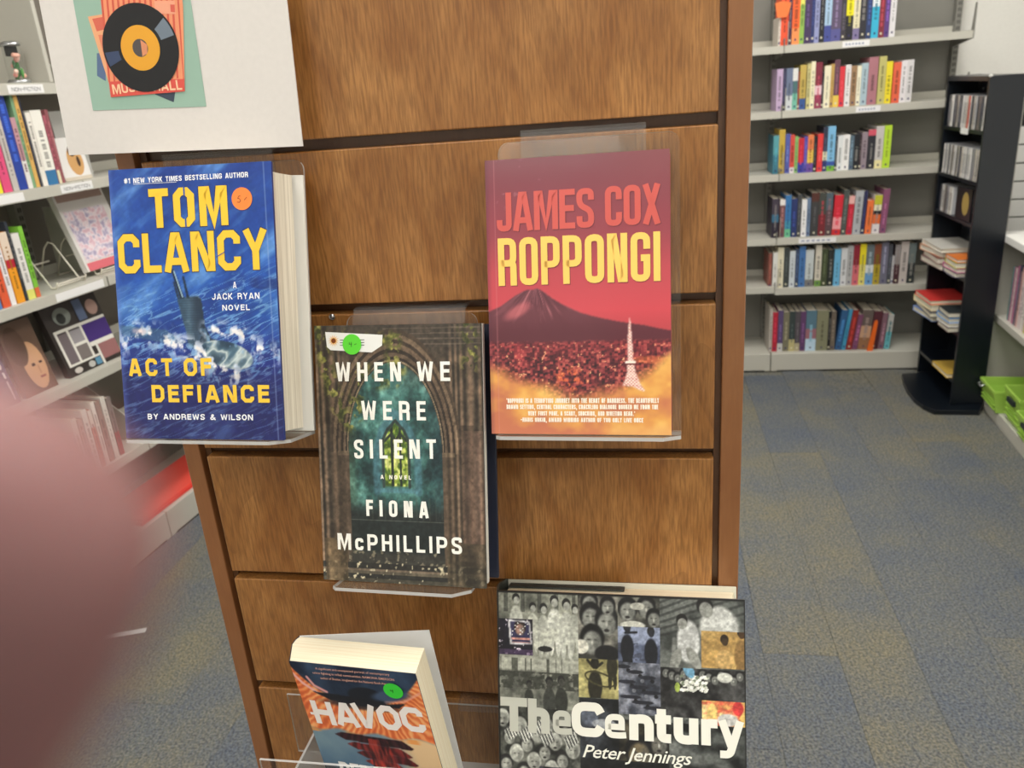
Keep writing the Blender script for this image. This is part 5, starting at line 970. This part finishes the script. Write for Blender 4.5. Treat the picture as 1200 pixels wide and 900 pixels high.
for r, n, hh in ((5, 30, .122), (4, 30, .118), (3, 12, .11)):
    x = .03
    for k in range(n):
        w_ = .0102; g = rs.choice([(206, 206, 208), (90, 90, 96), (150, 150, 156), (60, 62, 70), (224, 222, 218), (120, 112, 110), (196, 190, 180)])
        if r == 5 and k == 25-8: g = (206, 80, 60)
        if x+w_ > TW-.02: break
        mb = MB().box((0, 0, 0), (w_, .005, hh), g).box((0, .0051, 0), (w_, .108, hh), (190, 192, 196)); mb.box((w_*.3, -.0002, hh*.15), (w_*.7, 0, hh*.8), tone(g, .6) if sum(g) > 300 else tone(g, 1.6))
        o = mb.build('disc_case', M_GLOSS, None, TOWER.M() @ Matrix.Translation((x, .004+rs.uniform(0, .004), Tz[r]+.0004))); tag(o, '%s disc case, %s from the far side, %s row of tower' % (cname(g), ORD[k] if k < 28 else ('twenty-ninth' if k == 28 else 'thirtieth'), rown[r]), 'disc case', 'disc cases in the tower'); x += w_+.0018
o = MB().box((0, 0, 0), (.15, .006, .125), (26, 26, 30)).build('disc_case', M_GLOSS, None, TOWER.M() @ Matrix.Translation((.225, .004, Tz[3]+.0005))); tag(o, 'black disc case with a gold picture facing out on third tower row', 'disc case')
MB().add([(.095+.034*math.cos(2*math.pi*k/24), -.0003, .065+.045*math.sin(2*math.pi*k/24)) for k in range(24)], [tuple(range(24))], (176, 150, 84)).build('picture', M_MATTE, o)
# flat piles of books in the tower
def flat_book(fr, cx, cy, z, w_, d_, h_, rot, col, edge, label, name='book', group=None):
    M = fr.M() @ Matrix.Translation((cx, cy, z)) @ Matrix.Rotation(rot, 4, 'Z'); mb = MB()
    mb.box((-w_/2, -d_/2, h_-.002), (w_/2, d_/2, h_), col).box((-w_/2, -d_/2, 0), (w_/2, d_/2, .002), col).box((-w_/2, -d_/2, .002), (-w_/2+.002, d_/2, h_-.002), col)
    o = mb.build(name, M_GLOSS, None, M); tag(o, label, 'book', group); MB().box((-w_/2+.0021, -d_/2+.003, .0021), (w_/2-.003, d_/2-.003, h_-.0021), edge).build('pages', M_MATTE, o); return o
G = 'books lying in the tower'
z = Tz[2]+.0005
for i, (cx, w_, h_, rt, col, lb) in enumerate(((.14, .22, .022, .05, (150, 130, 126), 'mauve-grey book at the base of upper pile in tower, far end'), (.13, .20, .024, -.05, (120, 60, 56), 'brown-red book in the middle of the upper tower pile'), (.12, .21, .024, .1, (206, 150, 116), 'tan book near the top of the upper tower pile'), (.13, .23, .018, .0, (224, 222, 214), 'white book topping the upper pile in the tower'))):
    flat_book(TOWER, cx, .035, z, w_, .15, h_, rt, col, (232, 226, 212), lb, group=G); z += h_+.0006
z = Tz[2]+.0005
for i, (cx, w_, h_, rt, col, lb) in enumerate(((.325, .13, .020, .0, (60, 56, 96), 'dark blue book under the magazines at near end of upper tower pile'), (.325, .14, .018, .04, (196, 90, 150), 'pink and purple book at near end of upper tower pile'), (.33, .13, .022, -.04, (190, 196, 90), 'lime patterned book at near end of upper tower pile'), (.335, .12, .014, .02, (232, 130, 60), 'orange-cornered book topping near end of upper tower pile'))):
    flat_book(TOWER, cx, .04, z, w_, .14, h_, rt, col, (232, 226, 212), lb, group=G); z += h_+.0006
z = Tz[1]+.0005
for i, (cx, w_, h_, rt, col, lb) in enumerate(((.13, .20, .022, .08, (120, 150, 210), 'pale blue book at the base of the lower tower pile'), (.14, .22, .020, -.06, (70, 70, 84), 'dark grey book in the middle of the lower tower pile'), (.12, .20, .026, .05, (222, 206, 160), 'cream book under the red one in lower tower pile'), (.12, .19, .018, .0, (222, 66, 62), 'bright red book on top of the lower tower pile'))):
    flat_book(TOWER, cx, .03, z, w_, .16, h_, rt, col, (236, 230, 206), lb, group=G); z += h_+.0006
z = Tz[1]+.0005
for i, (cx, w_, h_, rt, col, lb) in enumerate(((.335, .12, .020, .0, (70, 50, 50), 'brown-black book at near end, base of lower tower pile'), (.33, .125, .018, .03, (206, 206, 210), 'white-grey book at near end of lower tower pile'), (.325, .13, .020, .02, (74, 150, 220), 'sky blue book at near end of lower tower pile'), (.33, .12, .022, -.03, (52, 58, 60), 'charcoal book topping near end of lower tower pile'))):
    flat_book(TOWER, cx, .035, z, w_, .14, h_, rt, col, (226, 222, 206), lb, group=G); z += h_+.0006
flat_book(TOWER, .30, .05, Tz[0]+.0006, .17, .13, .018, .0, (214, 178, 84), (240, 230, 200), 'yellow patterned book lying alone on the bottom shelf of tower')

# ------------------------------------------------------------------ low white unit at the right with green bins
RL = 1.7
ru = empty('low_shelf_unit', RIGHT.M(), 'low grey-white shelf unit at the right edge, counter top over books', 'shelf unit')
MB().box((-.006, -.006, .697), (RL, .40, .726)).build('counter_top', M_WHITE, ru, bevel=.003)
MB().box((0, .0, .052), (.016, .38, .696)).build('end_panel', M_METAL, ru)
MB().box((RL-.016, .0, .052), (RL, .38, .696)).build('end_panel', M_METAL, ru)
MB().box((.0165, .366, .052), (RL-.0165, .38, .696)).build('back_panel', M_PANEL, ru)
MB().box((.017, .012, .366), (RL-.017, .365, .394)).build('shelf', M_METAL, ru, bevel=.002)
MB().box((0, .0, 0), (RL, .38, .050)).build('base', M_METAL, ru, bevel=.002)
rs = random.Random(9); x = .10; k = 0
while k < 28:
    w_ = rs.uniform(.011, .021); col = rs.choice([(190, 120, 150), (222, 206, 206), (150, 120, 130), (232, 228, 220), (206, 140, 130), (110, 150, 150), (200, 190, 120), (90, 90, 110), (226, 180, 170)])
    shelf_book(RIGHT, x, x+w_, .3946, rs.uniform(.205, .235), [(1., col)], '%s slim book, %s from the far end under the counter' % (cname(col), ORD[k] if k < 28 else 'number %d counting' % (k+1)), 'slim books under the counter', dep=.2, y0=.03, dot=False, name='slim_book'); x += w_+.0012; k += 1
def bin_(x0, x1, yf, z0, z1, label):
    e = empty('storage_bin', RIGHT.M() @ Matrix.Translation(((x0+x1)/2, yf, z0)), label, 'bin', 'green bins on the low shelf')
    W, D, H = (x1-x0)/2, .27, z1-z0; t = .003
    def ring(f, z): return [(-W*f, D*(1-f)/2, z), (W*f, D*(1-f)/2, z), (W*f, D-D*(1-f)/2, z), (-W*f, D-D*(1-f)/2, z)]
    mb = MB(); secs = [ring(.84, 0), ring(.93, H*.62), ring(.94, H*.64), ring(.97, H-.012), ring(1., H-.012), ring(1., H), ring(.955, H), ring(.93, H*.64), ring(.83, t)]
    vs = [v for s_ in secs for v in s_]; fs = [(3, 2, 1, 0)]
    for i in range(len(secs)-1):
        for q in range(4): fs.append((i*4+q, i*4+(q+1) % 4, (i+1)*4+(q+1) % 4, (i+1)*4+q))
    n = len(secs)-1; fs.append((n*4, n*4+1, n*4+2, n*4+3)); mb.add(vs, fs).build('tub', M_GREEN, e, bevel=.0015, seg=2)
    for k in range(3): MB().box((-W*.88, .012-.004*k*0-.0035, H*(.18+.15*k)), (W*.88, .016, H*(.18+.15*k)+.004)).build('rib', M_GREEN, e)
    if x0 > .1: MB().box((-.035, -.004, H*.66), (.035, .010, H*.80), (40, 46, 52)).build('label_slot', M_PAINT, e)
    else: MB().tube([(-W*.75, .004, H*.86), (-W*.75, -.010, H*.78), (-W*.35, -.010, H*.78), (-W*.35, .004, H*.86)], .005, 8).build('latch', M_STEEL, e, smooth=True)
    MB().tube([(-W-.001, .03, H-.02), (-W-.010, .03, H-.03), (-W-.010, .06, H-.03), (-W-.001, .06, H-.02)], .003, 6).build('handle', M_STEEL, e, smooth=True)
bin_(.088, .262, -.032, .0505, .148, 'far green plastic bin on the low unit base')
bin_(.278, .448, -.004, .0505, .184, 'middle green plastic bin with a dark label slot')
bin_(.462, .660, -.016, .0505, .152, 'nearest green plastic bin cut by the picture edge')

# ------------------------------------------------------------------ left bookcase
LZ = [1.509, 1.232, .938, .672, .372]; LB = -.055
lshs = []
for z in LZ: lshs += [(z, LB-.775, LB-.003, .0), (z, LB+.003, LB+.775, .0)]
left = bookcase(LEFT, 'metal_bookcase', 'tall beige metal library bookcase running along the left side', [LB-.778, LB, LB+.778], lshs, 2.05, .31, .10, back=M_PANELB)
MB().box((.030, .14, LZ[2]+.0005), (.0325, .26, LZ[2]+.21)).build('divider_plate', M_METAL, left)
for z in (LZ[0], LZ[4]):
    MB().prism([(0.002, z-.03), (.002, z+.04), (.20, z+.20), (.26, z+.20), (.26, z-.03)], LB-.0015, LB+.0015, ax=0).build('shelf_bracket', M_METAL, left)
MB().box((LB-.030, -.001, 1.5095), (LB-.016, .26, 2.0)).build('end_frame', M_METAL, left, bevel=.002)
def shelf_strip(fr, parent, xa, xb, z, text, size=.010):
    mb = MB().box((xa, -.0012, z-.027), (xb, -.0003, z-.004), (240, 240, 240)); mb.build('shelf_label', M_MATTE, parent)
    if text:
        t = MB(); caps(t, text, xa+.012, xb-.012, 0, .010, .0014, .0018, (110, 112, 118), 0, .25, 2); t.build('label_lettering', M_MATTE, parent, Matrix(((1, 0, 0, 0), (0, 0, -1, -.0015), (0, 1, 0, z-.021), (0, 0, 0, 1))))
def Ls(x, y): return LEFT.at(x, y)[0]
shelf_strip(LEFT, left, Ls(8, 102), Ls(50, 101), LZ[0], 'NON-FICTION'); shelf_strip(LEFT, left, Ls(71, 222), Ls(108, 216), LZ[1], 'NON-FICTION'); shelf_strip(LEFT, left, Ls(-6, 236), Ls(28, 231), LZ[1], None); shelf_strip(LEFT, left, Ls(64, 344), Ls(120, 326), LZ[2], None)
def left_books(lst, z0, y0, shn):
    prev = None
    for k, (xa, xb, yb, hh, bands) in enumerate(lst):
        x0 = LEFT.at(xa, yb, y0)[0]; x1 = LEFT.at(xb, yb, y0)[0]
        if prev is not None: x0 = max(x0, prev+.0005)
        x1 = max(x1, x0+.006); prev = x1; s = sum(b[0] for b in bands); bands = [(b[0]/s, b[1]) for b in bands]; c = max(bands, key=lambda b: b[0])[1]
        shelf_book(LEFT, x0, x1, z0, hh, bands, '%s spined book, %s from left, %s of the left bookcase' % (cname(c), ORD[k], shn), 'books on the left bookcase', dep=.17, y0=y0, dot=False)
left_books([(-34, -24, 236, .23, [(1, (60, 120, 90))]), (-24, -14, 234, .21, [(1, (200, 200, 196))]), (-14, -6, 232, .24, [(1, (96, 70, 60))]), (-6, 0, 230, .2, [(1, (226, 220, 214))]), (0, 5, 229, .17, [(.35, (236, 226, 60)), (.65, (206, 206, 210))]), (6, 16, 227, .22, [(.55, (226, 84, 130)), (.45, (232, 226, 226))]), (17, 24, 225, .20, [(1, (196, 190, 186))]), (24, 34, 223, .265, [(1, (44, 70, 160))]), (34.5, 40, 222, .19, [(.4, (230, 228, 226)), (.6, (196, 150, 160))]), (40, 43.4, 221, .262, [(1, (130, 170, 130))]), (43.6, 48, 220, .265, [(1, (220, 176, 100))]), (48.2, 50.2, 219, .25, [(1, (44, 50, 70))]), (52, 57.5, 219, .20, [(1, (238, 234, 226))]), (57.8, 70, 218, .205, [(.2, (60, 120, 170)), (.8, (242, 240, 232))]), (70.5, 73.6, 215, .19, [(.2, (230, 220, 190)), (.8, (176, 96, 110))]), (73.8, 77, 214, .205, [(1, (150, 90, 96))])], LZ[1]+.0006, .012, 'second visible shelf')
left_books([(-30, -20, 370, .21, [(1, (230, 228, 222))]), (-20, -8, 366, .22, [(1, (60, 90, 150))]), (-8, 3, 361, .20, [(1, (90, 130, 190))]), (3.5, 13, 357, .20, [(.55, (226, 96, 60)), (.45, (236, 200, 190))]), (13.4, 19.6, 355, .215, [(1, (240, 236, 238))]), (20, 29.6, 351, .195, [(.5, (238, 160, 40)), (.12, (190, 40, 60)), (.38, (232, 214, 196))]), (30, 33, 349, .22, [(1, (50, 56, 66))]), (33.3, 42, 347, .185, [(.15, (226, 226, 120)), (.85, (232, 230, 226))]), (42.4, 47.5, 344, .20, [(.14, (222, 110, 70)), (.86, (130, 196, 66))])], LZ[2]+.0006, .014, 'third visible shelf')
left_books([(93, 99, 560, .15, [(1, (206, 190, 180))]), (99.5, 106, 556, .19, [(1, (226, 220, 210))]), (106.5, 112, 553, .18, [(1, (190, 170, 160))]), (112.5, 119, 549, .20, [(1, (226, 222, 214))]), (119.5, 124, 547, .19, [(.7, (206, 130, 110)), (.3, (226, 216, 206))]), (124.5, 129, 544, .21, [(1, (232, 228, 220))]), (129.5, 135, 541, .205, [(1, (150, 130, 120))]), (135.5, 141, 538, .21, [(1, (222, 218, 210))]), (141.5, 147, 535, .2, [(.4, (150, 60, 60)), (.6, (130, 120, 116))])], LZ[4]+.0006, .012, 'low shelf')
# face-out things: panels leaning on the left shelves
def face_book(name, xa, xb, yb, z0, hh, y0, th, lean, col, label, deco, cat='book', art=None):
    x0 = LEFT.at(xa, yb, y0)[0]; x1 = LEFT.at(xb, yb, y0)[0]; w_ = x1-x0
    M = LEFT.M() @ Matrix.Translation((x0, y0, z0)) @ Matrix.Rotation(-lean, 4, 'X')
    o = MB().box((0, 0, 0), (w_, .003, hh), col).box((0, th-.003, 0), (w_, th, hh), col).box((0, .003, 0), (.003, th-.003, hh), tone(col, 1.05)).build(name, M_GLOSS, None, M); tag(o, label, cat)
    MB().box((.004, .0032, .003), (w_-.003, th-.0032, hh-.003)).build('pages', M_PAGES, o)
    d = MB()
    for k, (u0, v0, u1, v1, c) in enumerate(deco):
        if isinstance(c[0], str):
            n = 20; d.add([(w_*(u0+(u1-u0)*(.5+.5*math.cos(2*math.pi*i/n))), -.0004-.00012*k, hh*(v0+(v1-v0)*(.5+.5*math.sin(2*math.pi*i/n)))) for i in range(n)], [tuple(range(n))], c[1])
        else: d.box((w_*u0, -.0004-.00012*k, hh*v0), (w_*u1, -.0002-.00012*k, hh*v1), c)
    if deco: d.build('cover_print', M_MATTE, o)
    return o
face_book('picture_book', 78, 110, 214, LZ[1]+.0008, .125, .030, .012, .12, (232, 230, 228), 'small white face-out book with a tan dog, second shelf of left bookcase', [(.30, .10, .86, .80, ('e', (206, 160, 104))), (.40, .55, .66, .80, ('e', (60, 44, 36))), (.62, .30, .74, .55, ('e', (70, 50, 40))), (.0, .0, 1, .08, (206, 196, 180))])
face_book('grey_board_book', 80, 112, 212, LZ[1]+.0008, .20, .058, .012, .05, (176, 176, 172), 'tall pale grey book standing behind the dog book', [(.1, .55, .6, .58, (150, 150, 150)), (.2, .30, .5, .40, (170, 90, 110))])
pbk = face_book('picture_book', 103, 160, 316, LZ[2]+.0190, .255, .045, .02, .27, (226, 222, 220), 'large pale speckled picture book leaning on a wire stand, left bookcase', [(.04, .0, .96, .10, (216, 110, 120)), (.04, .86, .96, .97, (176, 150, 140))])
aa = Art(.17, .16, 60, 60); aa.I = aa.ramp(fbm(aa.U*14, aa.V*14, 5, 3), [(.3, (170, 160, 190)), (.5, (236, 226, 230)), (.7, (214, 176, 190))]); ao = aa.build('cover_print', M_MATTE, pbk, 0, x0=0); ao.matrix_local = Matrix(((1, 0, 0, .012), (0, 0, -1, -.0012), (0, 1, 0, .03), (0, 0, 0, 1)))
face_book('photo_book', 78, 146, 424, LZ[3]+.0006, .225, .030, .022, .25, (52, 46, 44), 'dark face-out book with a grid of white framed photographs, left bookcase',
  [(.06, .13, .62, .16, (222, 220, 212)), (.06, .60, .99, .64, (222, 220, 212)), (.06, .13, .10, .64, (222, 220, 212)), (.26, .13, .30, .64, (222, 220, 212)), (.50, .13, .54, .64, (222, 220, 212)), (.62, .0, .66, .34, (222, 220, 212)), (.10, .16, .26, .58, (110, 100, 104)), (.30, .40, .50, .58, (150, 146, 150)), (.30, .17, .50, .36, (120, 112, 110)), (.30, .36, .50, .40, (222, 220, 212)), (.54, .34, .99, .60, (66, 44, 116)), (.66, .06, .99, .28, (150, 104, 104)), (.54, .28, .99, .34, (222, 220, 212)), (.15, .68, .45, .92, ('e', (130, 136, 130))), (.2, .7, .35, .85, ('e', (46, 48, 46))), (.55, .66, .7, .95, (96, 110, 140)), (.74, .68, .95, .9, ('e', (170, 140, 130))), (.1, .02, .24, .1, ('e', (196, 190, 184))), (.36, .02, .48, .11, ('e', (180, 180, 176))), (.5, .02, .6, .12, (90, 140, 170))])
face_book('portrait_book', 27, 69, 452, LZ[3]+.0006, .215, .028, .016, .2, (104, 80, 66), 'brown face-out book with a pale oval face on its cover, left bookcase', [(.30, .04, .92, .70, ('e', (206, 160, 124))), (.05, .40, .60, .95, ('e', (92, 70, 58))), (.52, .36, .62, .40, (60, 40, 34)), (.74, .37, .84, .40, (60, 40, 34)), (.62, .18, .78, .21, (150, 84, 76)), (.66, .24, .70, .36, (190, 140, 108))])
face_book('face_out_book', -30, 24, 470, LZ[3]+.0006, .22, .030, .02, .2, (60, 64, 100), 'dark blue face-out book with white letters on its edge, left bookcase', [(.86, .62, .93, .72, ('e', (226, 224, 226))), (.86, .46, .93, .56, ('e', (226, 224, 226))), (.88, .34, .93, .42, (226, 224, 226)), (.88, .05, .92, .30, (200, 196, 200)), (.0, .9, .98, .96, (200, 198, 206))])
# red folder lying on the base shelf
o = MB().box((0, 0, 0), (.62, .20, .014), (232, 66, 56)).box((.01, .004, .0142), (.60, .19, .020), (240, 88, 74)).build('red_folder', M_MATTE, None, LEFT.M() @ Matrix.Translation((-.16, .016, .1006)), bevel=.002); tag(o, 'bright red folder lying flat on the base shelf of left bookcase', 'folder')
# wire stands
def wire_stand(xoff, label):
    e = MB(); r = .0026; M = LEFT.M() @ Matrix.Translation((xoff, .0, LZ[2]+.0028))
    for x in (0., .115):
        e.tube([(x, .20, 0), (x, .155, .10), (x, .135, .118), (x, .118, .112), (x, .062, .02), (x, .050, .0), (x, .034, -.000), (x, .030, .006), (x, .026, .018)] , r, 6)
    e.tube([(0, .20, 0), (.115, .20, 0)], r, 6); e.tube([(0, .05, 0), (.115, .05, 0)], r, 6); e.tube([(0, .028, .012), (.115, .028, .012)], r, 6); e.tube([(0, .15, .06), (.115, .15, .06)], r, 6)
    o = e.build('wire_book_stand', M_WIRE, None, M, smooth=True); tag(o, label, 'book stand'); return o
wire_stand(Ls(80, 336)-.01, 'empty cream wire book stand beside the green book, left bookcase')
wire_stand(Ls(118, 318)+.035, 'wire book stand under the pale speckled picture book')
# glass flower ornament on the top shelf
x = LEFT.at(23, 96, .05)[0]
e = empty('flower_ornament', LEFT.M() @ Matrix.Translation((x, .05, LZ[0]+.0005)), 'small glass dome ornament with pink flowers and green leaves, upper left shelf', 'ornament')
MB().lathe([(.0, 0), (.030, 0), (.031, .006), (.027, .011), (.0, .011)], 20).build('base', M_STEEL, e, smooth=True)
MB().lathe([(.024, .0115), (.024, .098), (.0, .0981)], 20).build('glass_tube', M_ACR, e, smooth=True)
MB().lathe([(.0, .0985), (.026, .0985), (.026, .104), (.018, .110), (.0, .112)], 20).build('lid', M_STEEL, e, smooth=True)
MB().box((-.020, -.001, .072), (.020, .004, .098), (30, 32, 34)).build('dark_band', M_PAINT, e)
fl_ = MB(); rs = random.Random(5)
for k in range(12): fl_.ball((rs.uniform(-.016, .016), rs.uniform(-.016, .0), .045+rs.uniform(-.03, .03)), .0065, rs.choice([(240, 180, 160), (250, 210, 196), (236, 160, 150)]))
fl_.build('flower', M_PAINT, e, smooth=True); fl_ = MB()
for k in range(9): fl_.ball((rs.uniform(-.016, .016), rs.uniform(-.012, .006), .030+rs.uniform(-.014, .02)), .008, rs.choice([(60, 120, 60), (80, 150, 70), (44, 90, 50)]), sq=(.6, .6, 1.8))
fl_.build('leaf', M_PAINT, e, smooth=True)
# bookend disc, paper strip on the floor
p = floor_at(143, 743); d = (floor_at(172, 738.5)-floor_at(116, 748)); o = MB().box((-d.length/2, -.010, .0006), (d.length/2, .010, .0014), (236, 236, 236)).build('paper_strip', M_MATTE, None, Matrix.Translation(p) @ Matrix.Rotation(math.atan2(d.y, d.x), 4, 'Z')); tag(o, 'thin white paper strip lying on the carpet beside the display', 'paper strip')

# ------------------------------------------------------------------ the photographer's hand: one fingertip reaches in front of the lens
def camw(x, y, z): return CAMP + CR*x + CU*y + CF*z
def hand():
    T = Vector((-.0157, .0005, .0270)); d = Vector((-.50, -.85, -.10)).normalized()
    dip = T+d*.023; pip = dip+Vector((-.35, -.93, -.16)).normalized()*.025; mcp = pip+Vector((-.25, -.95, -.2)).normalized()*.042
    J = [(T, .0076), (T+d*.009, .0084), (dip, .0085), (pip, .0090), (mcp, .0115)]
    vs, rad, ed = [], [], []
    def add(p, r, prev=None):
        vs.append(camw(*p)); rad.append(r); i = len(vs)-1
        if prev is not None: ed.append((prev, i))
        return i
    wrist = add(Vector((-.085, -.190, -.020)), .026); fore = add(Vector((-.10, -.30, -.045)), .034, wrist); add(Vector((-.115, -.42, -.07)), .040, fore)
    palm = add(Vector((-.078, -.150, -.010)), .024, wrist)
    k = palm
    for p, r in reversed(J): k = add(p, r, k)
    for n, (off, ln) in enumerate(((-.022, 1.05), (-.043, .98), (-.062, .8))):
        m = mcp+Vector((off, -.006*n, -.002)); c1 = m+Vector((-.01, .040, .012))*ln; c2 = c1+Vector((.004, .008, -.026))*ln; c3 = c2+Vector((.006, -.016, -.012))*ln
        k = palm
        for p, r in ((m, .0110), (c1, .0090), (c2, .0084), (c3, .0076)): k = add(p, r, k)
    k = palm
    for p, r in ((Vector((-.045, -.150, .004)), .015), (Vector((-.020, -.118, .012)), .0115), (Vector((-.006, -.088, .010)), .0100), (Vector((.002, -.066, .004)), .0085)): k = add(p, r, k)
    me = bpy.data.meshes.new('person'); me.from_pydata([tuple(v) for v in vs], ed, []); o = link('person', me, M_SKIN)
    sk = o.modifiers.new('skin', 'SKIN'); sk.use_smooth_shade = True
    sv = me.skin_vertices[0].data if me.skin_vertices else None
    if sv is None:
        bpy.context.view_layer.objects.active = o; o.select_set(True); bpy.ops.object.mode_set(mode='OBJECT'); sv = me.skin_vertices[0].data
    for i, r in enumerate(rad): sv[i].radius = (r, r); sv[i].use_root = (i == 0)
    ss = o.modifiers.new('sub', 'SUBSURF'); ss.levels = 2; ss.render_levels = 2
    tag(o, 'blurred pink fingertip of the person holding the camera, at lower left', 'person')
hand()
ph = empty('phone', Matrix(((CR.x, CU.x, -CF.x, CAMP.x), (CR.y, CU.y, -CF.y, CAMP.y), (CR.z, CU.z, -CF.z, CAMP.z), (0, 0, 0, 1))), 'unseen dark phone added behind the viewpoint to shade the fingertip', 'phone')  # out of view, put behind the lens to keep light off the finger
MB().box((-.134, -.058, .0035), (.013, .014, .0113), (30, 32, 36)).build('body', M_PAINT, ph, bevel=.003)
for lx_, ly_ in ((0, 0), (0, -.018)):
    MB().lathe([(.0, .0012), (.0062, .0012), (.0070, .0018), (.0072, .0034), (.0, .0034)], 24, lx_, ly_, (18, 18, 20)).build('lens_ring', M_PAINT, ph, smooth=True)
MB().box((-.132, -.056, .01135), (.011, .012, .01175), (14, 15, 18)).build('screen', M_GLOSS, ph)
